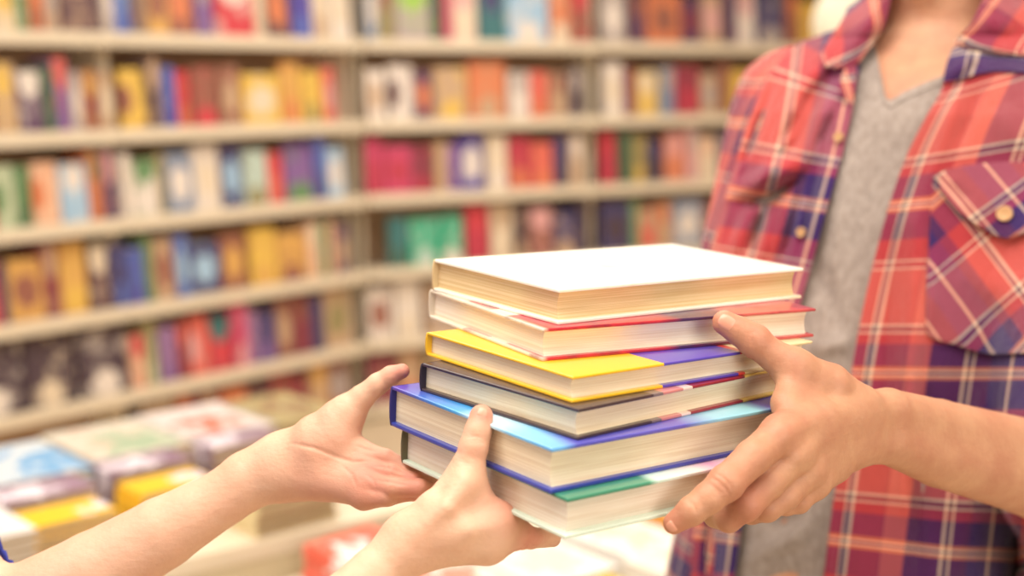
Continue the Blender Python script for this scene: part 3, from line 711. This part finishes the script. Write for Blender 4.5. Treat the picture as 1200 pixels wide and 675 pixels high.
# open cuffs
for e_,w_ in ((elWL,Q(7,670,.987)),(elWR,Q(290,840,.80))):
    dr=(Q(190,625,.99) if e_ is elWL else Q(396,716,.838))-e_; L_=np.linalg.norm(dr); dr=dr/L_; kill|=((vt-w_)@dr>-.004)&(np.linalg.norm(vt-w_,axis=1)<.09)
sw=under(np_mesh('blue_shirt',vt,Fc[~kill[Fc].any(1)],M_den),woman); s=sw.modifiers.new('s','SOLIDIFY'); s.thickness=.002
hw=U([caps(A_((-.61,.84,1.62)),A_((-.63,.84,1.56)),.094,.085),caps(A_((-.66,.84,1.55)),A_((-.70,.84,1.40)),.06,.045)],.03)
vt,Fc=nets(lambda p:np.maximum(hw(p),(p[:,0]+.555)-(p[:,2]-1.6)*.7),(np.arange(-.8,-.45,.008),np.arange(.7,.98,.008),np.arange(1.33,1.76,.008)),steps=0)
under(np_mesh('hair',vt,Fc,plain('dark_brown_hair',(70,46,36))),woman)
def clothes(par,fs,x,y,col,nm,o_,z1,pel):
    def f(p):
        d=fs[0](p)
        for g in fs[1:]: d=smin(d,g(p),.03)
        return np.maximum(smin(d,pel(p),.03)-o_,np.maximum(p[:,2]-z1,.07-p[:,2]))
    vt,Fc=nets(f,(np.arange(x-.3,x+.3,.012),np.arange(y-.3,y+.3,.012),np.arange(.03,z1+.05,.012)),steps=0)
    under(np_mesh(nm,vt,Fc,plain(nm+'_cloth',col,.85)),par)
    sh=[fs[2],fs[5]]
    for g in sh:
        vt,Fc=nets(lambda p:np.maximum(g(p)-.008,np.maximum(-p[:,2]+.001,p[:,2]-.12)),(np.arange(x-.36,x+.36,.008),np.arange(y-.36,y+.36,.008),np.arange(-.02,.2,.008)),steps=0)
        under(np_mesh('shoe',vt,Fc,plain('shoe_leather',(110,80,60))),par)
clothes(man,legM,.32,1.36,(70,80,110),'trousers',.008,.95,torso)
clothes(woman,legW,-.60,.84,(80,90,130),'trousers',.008,.97,trunkW)
#=====================================================================
# ROOM
M_floor=NT('speckled_floor',.5); M_floor.col(M_floor.mix(M_floor.noise(M_floor.coord(),14,4),lin((214,190,156)),lin((232,214,184)))); M_floor=M_floor.m
M_wall=plain('cream_plaster',(228,206,176),.8,.04,3); M_ceil=plain('white_ceiling_paint',(240,230,214),.8,.03,3)
def sbox(name,x0,x1,y0,y1,z0,z1,m):
    b=MB(); b.box(x0,x1,y0,y1,z0,z1); return struct(b.build(name,m))
sbox('floor',-4.5,4.5,-3,9,-.1,0,M_floor); sbox('ceiling',-4.5,4.5,-3,9,3.0,3.1,M_ceil)
sbox('wall_back',-4.5,4.5,8.9,9.0,0,3.0,M_wall); sbox('wall_left',-4.6,-4.5,-3,9,0,3.0,M_wall); sbox('wall_right',4.5,4.6,-3,9,0,3.0,M_wall)
# SHELVING
M_shelf=NT('cream_laminate',.45,.4); M_shelf.col(M_shelf.mix(M_shelf.noise(M_shelf.mapping(M_shelf.coord(),(2,2,14)),3,3),lin((232,214,184)),lin((242,228,204)))); M_shelf=M_shelf.m
M_backp=plain('shelf_back_laminate',(196,160,128),.6,.06,4)
def horiz(px,dep): p=Q(px,85,dep); return np.array((p[0],p[1]))
HA,HB,HC=horiz(0,4.40),horiz(430,5.64),horiz(850,6.50)
zrows=[1.94,1.625,1.290,.975,.655,.345,.06]
def wallframe(P0,P1): d=P1-P0; L=np.linalg.norm(d); d=d/L; n=np.array((-d[1],d[0])); return d,n,L   # n points away from the viewer
def s_at(P0,d,px,zz):
    """where the sight line at picture column px meets the shelf front at height zz"""
    best=None
    # solve with px(s) monotone
    lo,hi=-3,6
    for _ in range(50):
        m=(lo+hi)/2; q=np.array([[P0[0]+d[0]*m,P0[1]+d[1]*m,zz]]); X,_,dd=proj(q)
        if dd[0]<=.1 or X[0]<px: lo=m
        else: hi=m
    return lo
dAB,nAB,LAB=wallframe(HA,HB); dBC,nBC,LBC=wallframe(HB,HC)
sA=s_at(HA,dAB,-150,1.3); sD=s_at(HA,dAB,150,1.0); sE=s_at(HB,dBC,1060,1.3); sM=s_at(HB,dBC,705,1.0)
def bookcase(P0,d,n,s0,s1,label):
    o=P0+d*s0; w_=s1-s0; r=empty('bookcase',(o[0],o[1],0),label,'bookcase','bookcases along the wall',math.atan2(d[1],d[0]))
    D=.30
    for x in (0,w_-.012): m=MB(); m.box(x,x+.012,0.10,D,0,2.3,bev=.002); m.build('side_panel',M_shelf,r)
    m=MB(); m.box(.012,w_-.012,D-.012,D,.0,2.3); m.build('back_panel',M_backp,r)
    for z in zrows+[2.27]:
        m=MB(); m.box(.0125,w_-.0125,.031,D-.013,z-.026,z); m.box(0,w_,0,.0305,z-.034,z+.013,bev=.003); m.build('shelf',M_shelf,r)
    m=MB(); m.box(.0125,w_-.0125,.04,.055,0,.031); m.build('plinth',M_shelf,r)
    return r
bookcase(HA,dAB,nAB,sA,sD-.001,'leftmost cream bookcase, its lower shelf holding the black face-out books')
bookcase(HA,dAB,nAB,sD+.001,LAB-.004,'cream bookcase filled with mixed books, between the leftmost bookcase and the angled corner')
bookcase(HB,dBC,nBC,.004,sM-.001,'cream bookcase right of the angled corner, with the teal books behind the held stack')
bookcase(HB,dBC,nBC,sM+.001,sE,'rightmost cream bookcase, partly hidden behind the plaid shirt')
# SHELF BOOKS
def shelf_cover():
    t=NT('printed_book_cover',.45,.4); oi=t.n('ShaderNodeObjectInfo'); x,y,z=t.xyz(t.coord('Generated'))
    def A(nm,o='Fac'): return t.n('ShaderNodeAttribute',attribute_type='OBJECT',attribute_name=nm).outputs[o]
    acc=A('accent','Color'); sp=A('spot','Vector'); sx,sz,sr=t.xyz(sp)
    dx=t.math('SUBTRACT',x,sx); dz=t.math('SUBTRACT',z,sz)
    d=t.math('SQRT',t.math('ADD',t.math('MULTIPLY',dx,dx),t.math('MULTIPLY',dz,t.math('MULTIPLY',dz,1.6))))
    off=t.math('MULTIPLY',oi.outputs['Random'],40.)
    cv=t.n('ShaderNodeCombineXYZ'); t.l(t.math('ADD',t.math('MULTIPLY',x,2.),off),cv.inputs[0]); t.l(t.math('MULTIPLY',z,3.),cv.inputs[2]); t.l(off,cv.inputs[1])
    n=t.noise(cv.outputs[0],1.6,3)
    d=t.math('ADD',d,t.math('MULTIPLY',t.math('SUBTRACT',n,.5),.35))
    m=t.math('LESS_THAN',d,sr)
    c=t.mix(t.math('MULTIPLY',t.math('GREATER_THAN',n,.56),.45),oi.outputs['Color'],acc)
    c=t.mix(m,c,acc); t.col(c); return t.m
M_sc=shelf_cover(); M_pg=page_mat('shelf_book_pages',(240,222,186),(214,190,150),500)
def set_cols(o,c,a,spot=(.5,.5,0)):
    haze_fade=lambda q:tuple(v*.78+w_*.22 for v,w_ in zip(q,(214,180,170)))  # hazy, washed-out light mixed into the cover colours
    c=haze_fade(c); a=haze_fade(a)
    o.color=lin(c); o['accent']=list(lin(a)[:3]); o['spot']=[float(v) for v in spot]
def book_upright(name,w_,h,dpt,face):
    m=MB(); b=.0028
    if face:   # front board to the viewer, spine at the left
        m.box(0,w_,0,b,0,h,0,.0006); m.box(0,w_,dpt-b,dpt,0,h,0,.0006)
        pr=[(0,0)]+[(-.003*math.sin(math.pi*k/6),dpt*k/6) for k in range(1,6)]+[(0,dpt),(b,dpt-.0001),(b,.0001)]
        m.prism(pr,0,h,'z'); m.box(b,w_-.005,b,dpt-b,.004,h-.005,1)
    else:
        m.box(0,b,0,dpt,0,h,0,.0006); m.box(w_-b,w_,0,dpt,0,h,0,.0006)
        pr=[(w_*k/6,-.004*math.sin(math.pi*k/6)) for k in range(7)]+[(w_-.0001,b),(.0001,b)]
        m.prism(pr,0,h,'z'); m.box(b,w_-b,b,dpt-.005,.004,h-.005,1)
    return m.build(name,[M_sc,M_pg])
CL={'cream':(240,224,190),'white':(244,236,222),'green':(84,140,84),'orange':(226,120,70),'tan':(198,164,124),'dark brown':(84,56,60),'grey':(176,166,160),'blue':(66,96,190),'taupe':(128,108,98),'gold':(226,170,76),'brown':(140,78,60),'purple':(120,84,156),'red':(214,44,58),'royal blue':(62,56,160),'olive':(138,132,78),'lime green':(150,208,70),'dark green':(46,84,58),'magenta':(206,50,100),'teal':(30,108,112),'light blue':(156,206,240),'dark purple':(70,44,82),'pink':(236,170,170),'yellow':(240,196,70),'navy':(44,46,100),'black':(50,38,52),'maroon':(122,34,54),'peach':(246,196,156),'pale green':(196,216,176),'coral':(232,92,76),'violet':(150,110,170),'bright green':(34,176,130),'steel blue':(112,140,176),'crimson':(186,34,60),'mint':(190,222,208)}
# each row: x0, x1, colour, accent colour, spot(x,z,r) ; face-out when f
def R(s):
    out=[]
    for it in s.split(';'):
        it=it.strip()
        if not it: continue
        a=it.split(','); ng=a[0].startswith('-'); q=a[0].lstrip('-').split('-'); x0,x1=float(q[0])*(-1 if ng else 1),float(q[1]); out.append((x0,x1,a[1].strip(),a[2].strip() if len(a)>2 and a[2].strip() else None,a[3].strip() if len(a)>3 else ''))
    return out
SPOTS={'t':(.5,.78,.30),'b':(.5,.2,.26),'c':(.5,.5,.34),'T':(.5,.9,.42),'B':(.5,.05,.40),'l':(.2,.5,.3),'':(.5,.5,0.0)}
ROWS=[
(0,"-30-0,tan,brown,c;0-28,cream,yellow,c;28-42,green,white,t;42-60,orange,brown,b;61-78,tan,grey,c;80-126,dark brown,tan,t;128-142,grey,white,c;142-161,blue,light blue,t;163-180,taupe,brown;181-206,gold,brown,c;206-236,brown,orange,c;239-259,purple,grey,t;261-307,red,white,T;308-320,cream,tan;321-349,dark brown,orange,c;350-375,royal blue,blue,b;376-396,cream,tan,b;397-420,white,cream,c"),
(1,"-30-0,brown,red,c;1-28,tan,yellow,t;30-60,dark purple,white,T;62-74,dark green,green;75-92,purple,coral,T;93-107,grey,white,c;108-126,maroon,gold,t;127-143,tan,cream,c;150-180,yellow,brown,l;181-200,black,tan,t;201-217,blue,royal blue,b;218-233,red,orange,b;236-266,brown,red,B;268-291,brown,tan,c;294-338,yellow,cream,c;340-362,gold,orange,b;364-388,yellow,olive,b;390-403,coral,pink,c"),
(2,"-30-2,red,orange,c;3-27,pale green,green,l;29-46,green,dark green,b;48-78,peach,orange,l;81-114,light blue,white,t;116-130,orange,olive,t;131-145,dark purple,pink,t;152-164,white,cream;165-194,white,green,T;196-205,olive,tan;206-237,steel blue,white,c;239-269,white,cream,c;271-294,navy,light blue,c;296-323,mint,olive,B;325-343,coral,red,t;345-378,purple,green,B;380-392,blue,navy,b;393-413,light blue,white,c"),
(3,"-30-10,coral,red,b;11-19,navy,black;20-62,gold,brown,c;63-80,maroon,tan,t;82-113,gold,yellow,b;116-139,dark brown,cream,T;141-160,navy,blue,b;161-178,blue,royal blue,b;180-189,green,olive;190-214,tan,brown,c;217-232,blue,light blue,c;233-268,navy,light blue,c;270-299,brown,gold,c;303-333,yellow,gold,b;335-368,gold,brown,B;370-384,peach,cream,t;386-394,green,mint;395-403,peach,orange;404-418,dark purple,tan,c"),
(4,"-30-38,black,white,b;42-98,black,cream,b;103-160,black,white,b;163-179,peach,red,T;181-195,olive,pale green,b;198-216,violet,purple,b;218-231,maroon,coral,t;233-254,coral,pink,l;256-282,red,teal,T;284-300,magenta,pink,b;301-312,violet,pink;313-334,navy,purple,b;335-354,brown,tan,c;356-374,maroon,brown,t;375-388,navy,dark purple;390-420,tan,olive,c"),
(5,"180-215,tan,cream,c;217-240,brown,orange,t;242-268,maroon,tan,t;270-300,orange,cream,b;302-330,dark brown,brown,c;331-350,crimson,brown,t;352-372,maroon,orange,b;374-395,tan,gold,t;396-421,brown,grey,c"),
]
ROWSR=[
(0,"434-447,steel blue,white,c;448-469,olive,brown,t;470-511,grey,lime green,T;512-524,dark green,olive;525-536,magenta,red;537-565,cream,pink,t;567-599,teal,navy,t;601-649,light blue,white,b;651-674,orange,cream,B;675-699,brown,red,t;712-740,grey,white,c;745-764,dark purple,brown,t;766-805,orange,brown,c;808-829,dark purple,maroon,c;831-853,tan,pink,c;855-869,dark purple,black;871-893,white,pink,t;896-926,navy,grey,B;929-944,brown,orange,t;946-985,yellow,gold,c;990-1030,tan,cream,c"),
(1,"435-457,white,tan,c;461-489,white,dark brown,l;491-513,dark purple,orange,c;515-553,tan,yellow,b;556-600,orange,tan,b;603-627,white,grey,t;629-650,coral,orange,b;652-671,tan,brown,t;672-689,black,grey,t;714-737,white,cream,c;739-751,maroon,purple;753-779,yellow,cream,t;781-797,steel blue,grey,t;799-826,crimson,maroon,t;829-848,tan,grey,c;850-862,brown,gold;863-890,yellow,olive,b;892-930,tan,grey,c;934-955,navy,blue,t;959-985,red,white,b"),
(2,"434-455,crimson,magenta,t;456-488,magenta,crimson,c;489-513,maroon,crimson,b;515-529,tan,gold;530-544,purple,violet,t;546-574,royal blue,white,c;577-600,cream,white,b;602-629,crimson,orange,b;630-654,coral,orange,b;656-672,navy,black,b;673-690,tan,white,t;712-730,crimson,red,t;731-746,dark green,green;747-763,olive,yellow,b;764-785,black,navy,t;787-809,orange,pink,t;811-824,pink,grey,t;826-848,cream,peach,t;850-880,navy,tan,c;884-910,coral,cream,t;914-940,tan,brown,c;944-975,steel blue,white,b"),
(3,"462-484,teal,dark green,b;486-521,bright green,mint,b;523-549,bright green,white,B;552-580,crimson,red,t;583-608,cream,tan,t;610-625,black,tan,b;627-654,brown,pink,T;656-682,navy,tan,B;684-696,black,navy;712-745,navy,black,c;747-756,green,pale green;757-775,coral,tan,t;777-795,tan,orange,t;797-830,steel blue,white,c;832-870,brown,tan,c;874-900,cream,orange,t;904-930,maroon,tan,c;934-970,olive,cream,b"),
(4,"436-466,white,brown,c;470-500,white,cream,b;505-540,tan,grey,c;545-570,crimson,pink,c;575-610,navy,tan,t;612-640,grey,white,c;644-680,tan,brown,t;712-750,cream,peach,c;754-790,crimson,pink,b;794-830,olive,tan,c"),
(5,"436-470,maroon,brown,c;474-500,tan,orange,b;505-535,olive,tan,t"),
]
ORD=['top','second','third','fourth','fifth','sixth']
seen_labels={}
def fill(rows,P0,d,n,side):
    for ri,s in rows:
        items=R(s); zb=zrows[ri+1]; 
        for k,(x0,x1,c,a,sp) in enumerate(items):
            zm=zb+.11; s0=s_at(P0,d,x0+.4,zm); s1=s_at(P0,d,x1-.4,zm); w_=s1-s0
            rnd=random.Random(ri*1000+k+(500 if side else 0))
            face=w_>.075
            if not face: w_=min(w_,.075)
            h=rnd.uniform(.205,.262) if ri!=4 or c!='black' else .25
            if ri==0: h=rnd.uniform(.22,.27)
            dpt=rnd.uniform(.018,.032) if face else rnd.uniform(.14,.19)
            o=book_upright('shelf_book',w_-.0008,h,dpt,face)
            sx=sD if side=='left' else sM
            if s0-.02<sx<s1+.02 and not face: dpt=.050
            yf=rnd.uniform(.034,.048); pos=P0+d*(s0)+n*yf
            o.location=(pos[0],pos[1],zb+.0005); 
            if face:
                o.rotation_euler=(math.radians(-5),0,math.atan2(d[1],d[0])); o.location.z=zb+.001
            else: o.rotation_euler=(0,math.radians(-1.2 if side=='right' or k==0 or items[k-1][1]<x0-12 else -3.6),math.atan2(d[1],d[0]))
            acc=CL[a] if a else CL[c]; set_cols(o,CL[c],acc,SPOTS[sp])
            nx=items[k+1][2] if k+1<len(items) else None; pv=items[k-1][2] if k else None
            cs=c+(' and '+a if a and a!=c and not a in c else '')
            wh='%s %s shelf'%(ORD[ri],side)
            kind='book'
            if nx and pv: lb='%s %s between %s and %s, %s'%(cs,kind,pv,nx,wh)
            elif nx: lb='%s %s beside a %s one at left end, %s'%(cs,kind,nx,wh)
            else: lb='%s %s beside a %s one at right end, %s'%(cs,kind,pv,wh)
            tag(o,lb,'book','books on the %s %s shelf'%(ORD[ri],side)); seen_labels.setdefault(lb,[]).append(o)
fill(ROWS,HA,dAB,nAB,'left'); fill(ROWSR,HB,dBC,nBC,'right')
# DISPLAY TABLES
def flat_book_mesh(w_,l,t_,flex=False):
    m=MB(); b=.0009
    m.box(0,w_,0,l,t_-b,t_,0,.0005); m.box(0,w_,0,l,0,b,0,.0005); m.box(0,.0025,0,l,b,t_-b,0); m.box(.0025,w_-.003,.003,l-.003,b,t_-b,1)
    return m
def flat_cover():
    t=NT('printed_flat_cover',.3,.5); oi=t.n('ShaderNodeObjectInfo'); x,y,z=t.xyz(t.coord('Generated'))
    def A(nm,o='Color'): return t.n('ShaderNodeAttribute',attribute_type='OBJECT',attribute_name=nm).outputs[o]
    sx,sy,sr=t.xyz(A('spot','Vector')); dx=t.math('SUBTRACT',x,sx); dy=t.math('SUBTRACT',y,sy)
    d=t.math('SQRT',t.math('ADD',t.math('MULTIPLY',dx,dx),t.math('MULTIPLY',dy,dy)))
    rv=t.n('ShaderNodeVectorMath',operation='SCALE'); rv.inputs[0].default_value=(7,5,9); t.l(oi.outputs['Random'],rv.inputs['Scale']); av=t.n('ShaderNodeVectorMath',operation='ADD'); t.l(t.mapping(t.coord('Generated'),(3,3,0)),av.inputs[0]); t.l(rv.outputs[0],av.inputs[1]); n=t.noise(av.outputs[0],1.7,3); d=t.math('ADD',d,t.math('MULTIPLY',t.math('SUBTRACT',n,.5),1.5))
    c=t.mix(t.math('MULTIPLY',t.math('GREATER_THAN',n,.58),.4),oi.outputs['Color'],A('accent2')); c=t.mix(t.math('LESS_THAN',d,sr),c,A('accent')); t.col(c); return t.m
M_fc=flat_cover(); M_pgd=page_mat('bulk_paper_pages',(204,184,152),(170,148,118),300)
ang=math.radians(42)
def ground(px,py,z):
    """point of the horizontal plane at height z seen at (px,py)"""
    D=Q(px,py,1.)-camP; t=(z-CAMZ)/D[2]; return camP+D*t
TZ=.70; foot=[]
def stack(name,px,py,z,w_,l,t_,n,c,a,a2,spot,label,cat,grp,rot=0,jit=.004):
    """a pile of n alike books whose top cover's nearest corner shows at (px,py)"""
    top=z+n*t_; q=ground(px,py,top); me0=None; A=ang+rot
    foot.append([q[:2]+x*np.array((math.cos(A),math.sin(A)))+y*np.array((-math.sin(A),math.cos(A))) for x in (0,w_) for y in (0,l)])
    for k in range(n):
        if me0 is None: o=flat_book_mesh(w_,l,t_-.0004).build(name,[M_fc,M_pgd]); me0=o.data
        else: o=bpy.data.objects.new(name,me0); COL.objects.link(o)
        up=k<n-1
        o.location=(q[0]+random.uniform(-jit,jit)*up,q[1]+random.uniform(-jit,jit)*up,z+k*t_+.0003); o.rotation_euler=(0,0,A+random.uniform(-.01,.01)*up)
        o.color=lin(c); o['accent']=list(lin(a)[:3]); o['accent2']=list(lin(a2)[:3]); o['spot']=list(map(float,spot))
        lev='topmost of its pile' if k==n-1 else ('bottom of its pile' if k==0 else 'level %d from the top'%(n-k))
        tag(o,label+', '+lev,cat,grp)
YB=(250,196,44); LV=(206,190,206); VI=(240,228,236); r_=math.radians(-3)
g1='yellow books piled on the display table'
stack('yellow_book',42,619,TZ,.140,.095,.018,5,YB,VI,(250,208,80),(.85,.5,.22),'yellow paperback in the nearest yellow pile',"book",g1)
stack('yellow_book',166,581,TZ,.145,.095,.018,5,YB,VI,(250,208,80),(.85,.5,.22),'yellow paperback in the second yellow pile',"book",g1)
g2='violet books piled on the display table'
stack('violet_book',8,592,TZ,.16,.10,.018,5,(150,120,140),VI,LV,(.3,.5,.3),'violet floral book beside the left yellow pile',"book",g2)
stack('violet_book',134,557,TZ,.16,.10,.018,5,(140,110,130),VI,LV,(.3,.5,.3),'violet floral book behind the second yellow pile',"book",g2)
stack('violet_book',248,527,TZ,.16,.10,.018,5,(150,124,140),VI,LV,(.3,.5,.3),'violet floral book nearest the raised wrist',"book",g2)
g3='white magazines piled on the display table'
stack('magazine',-24,574,TZ,.21,.25,.015,6,(206,218,226),(120,176,220),(232,236,236),(.8,.35,.34),'blue and white magazine at the table left',"magazine",g3)
stack('magazine',112,541,TZ,.21,.25,.015,6,(222,214,196),(170,190,160),(222,160,130),(.6,.35,.3),'cream magazine between the blue and orange ones',"magazine",g3)
stack('magazine',222,517,TZ,.21,.25,.015,6,(228,218,212),(214,120,96),(236,222,222),(.45,.35,.22),'white and orange magazine farther along the table',"magazine",g3)
stack('olive_book',326,498,TZ,.17,.24,.018,5,(176,160,112),(150,120,90),(200,190,150),(.5,.5,.25),'olive book at the far end of the display table',"book",'olive books piled on the display table')
stack('sand_book',300,574,TZ,.17,.10,.018,5,(226,208,160),(214,190,130),(236,226,196),(.5,.5,.2),'sand coloured book behind the crossing forearm',"book",'sand books piled on the display table')
stack('pale_magazine',-62,644,TZ,.14,.16,.015,6,(240,236,232),(200,196,204),(250,250,250),(.5,.5,.25),'pale grey magazine at the near left corner',"magazine",'pale magazines piled on the display table')
def table(name,label,fp,z,pad,rz,panel,lims=None):
    P=np.array(fp).reshape(-1,2); e1=np.array((math.cos(rz),math.sin(rz))); e2=np.array((-math.sin(rz),math.cos(rz)))
    a,b=P@e1,P@e2; x0,x1,y0,y1=a.min()-pad,a.max()+pad,b.min()-pad,b.max()+pad
    o=e1*x0+e2*y0; W,L=x1-x0,y1-y0; T=empty(name,(o[0],o[1],0),label,'table',None,rz)
    m=MB(); m.box(0,W,0,L,z-.035,z,bev=.004); m.build('tabletop',M_shelf,T)
    if panel:
        pm=plain('beige_laminate',(222,206,170),.5,.04,3)
        for q in ((.004,W-.004,.004,.025),(.004,W-.004,L-.025,L-.004),(.004,.025,.026,L-.026),(W-.025,W-.004,.026,L-.026)): m=MB(); m.box(*q,.08,z-.036); m.build('side_panel',pm,T)
    for x in (.07,W-.07):
        for y in (.07,L-.07):
            m=MB()
            if panel: m.lathe([(0,0),(.03,0),(.03,.06),(.022,.0795),(0,.0795)],20,M=Matrix.Translation((x,y,0)))
            else: m.box(x-.022,x+.022,y-.022,y+.022,0,z-.036,bev=.003)
            m.build('foot' if panel else 'leg',M_shelf,T)
    pass
    return x1
g_=ground(318,566,.79)-ground(42,619,.79); RZ1=math.atan2(g_[1],g_[0])
e1=table('display_table','beige panelled display table under piles of magazines and yellow books',foot,TZ,.008,RZ1,True)
foot=[]; TZ2=.63
def lay(px,py,w_,l,c,a,a2,spot,label,rot,n=2):
    stack('magazine',px,py,TZ2,w_,l,.012,n,c,a,a2,spot,label,'magazine','bright magazines on the low table',rot)
lay(442,674,.15,.20,(240,110,90),(250,240,236),(240,180,160),(.3,.4,.35),'red and white magazine left of the near hand',.05,6)
lay(524,652,.16,.18,(214,226,196),(240,240,220),(240,190,160),(.5,.5,.3),'pale green magazine behind the near wrist',.0,6)
lay(530,720,.17,.22,(246,236,220),(240,150,130),(250,250,250),(.5,.5,.3),'cream magazine under the near forearm',.03,6)
lay(640,690,.16,.20,(254,250,240),(250,240,210),(254,252,248),(.5,.5,.3),'bright white magazine beneath the near hand',-.05,6)
lay(690,745,.20,.15,(248,214,90),(252,236,170),(252,244,220),(.6,.5,.3),'yellow magazine at the bottom frame edge',.02,6)
lay(745,655,.15,.20,(254,250,242),(252,236,200),(254,252,248),(.5,.5,.3),'white magazine below the lowest held book',.0,6)
lay(822,690,.17,.17,(254,244,226),(252,236,200),(254,252,248),(.5,.5,.3),'cream magazine left of the plaid shirt',.0,6)
lay(842,625,.13,.18,(240,170,80),(250,220,150),(250,200,120),(.5,.5,.3),'orange magazine beside the plaid shirt',-.02,6)
table('display_table','low cream table covered with bright magazines beneath the held stack',foot,TZ2,.02,RZ1,False,e1)
# paper globe lamp behind the shoulder
pg=Q(1010,28,3.3); L0=empty('floor_lamp',(pg[0],pg[1],0),'round cream paper globe lamp standing behind the plaid shoulder','lamp')
m=MB(); m.lathe([(0,0),(.14,0),(.14,.015),(.02,.03),(0,.03)],32); m.build('base',plain('lamp_metal',(180,170,150),.4),L0,True)
m=MB(); m.lathe([(0,.03),(.012,.03),(.012,pg[2]-.115),(0,pg[2]-.115)],16); m.build('pole',plain('lamp_pole_metal',(190,180,160),.4),L0,True)
m=MB(); m.lathe([(0.0,pg[2]-.12)]+[(.12*math.cos(a)*(1-.012*(k%2)),pg[2]+.12*math.sin(a)) for k,a in ((k,-math.pi/2+math.pi*k/28) for k in range(1,28))]+[(0,pg[2]+.12)],48); m.build('lamp_shade',plain('cream_paper',(246,238,214),.8,.03,8),L0,True)
# ceiling lamps
for k,(x,y,sx,sy) in enumerate(((-.4,.5,1.6,1.2),(-.6,2.6,2.0,1.6),(.8,4.6,2.4,1.2),(1.3,.4,1.2,1.2))):
    nm=('above the held stack','above the display tables','nearest the bookcases','above the plaid shirt')[k]
    L0=empty('ceiling_light',(x,y,2.9),'flat white ceiling light panel %s'%nm,'lamp','ceiling light panels')
    m=MB()
    for a,b,c_,d_ in ((-sx/2-.03,sx/2+.03,-sy/2-.03,-sy/2),(-sx/2-.03,sx/2+.03,sy/2,sy/2+.03),(-sx/2-.03,-sx/2,-sy/2,sy/2),(sx/2,sx/2+.03,-sy/2,sy/2)): m.box(a,b,c_,d_,-.03,.0995)
    m.build('frame',M_ceil,L0)
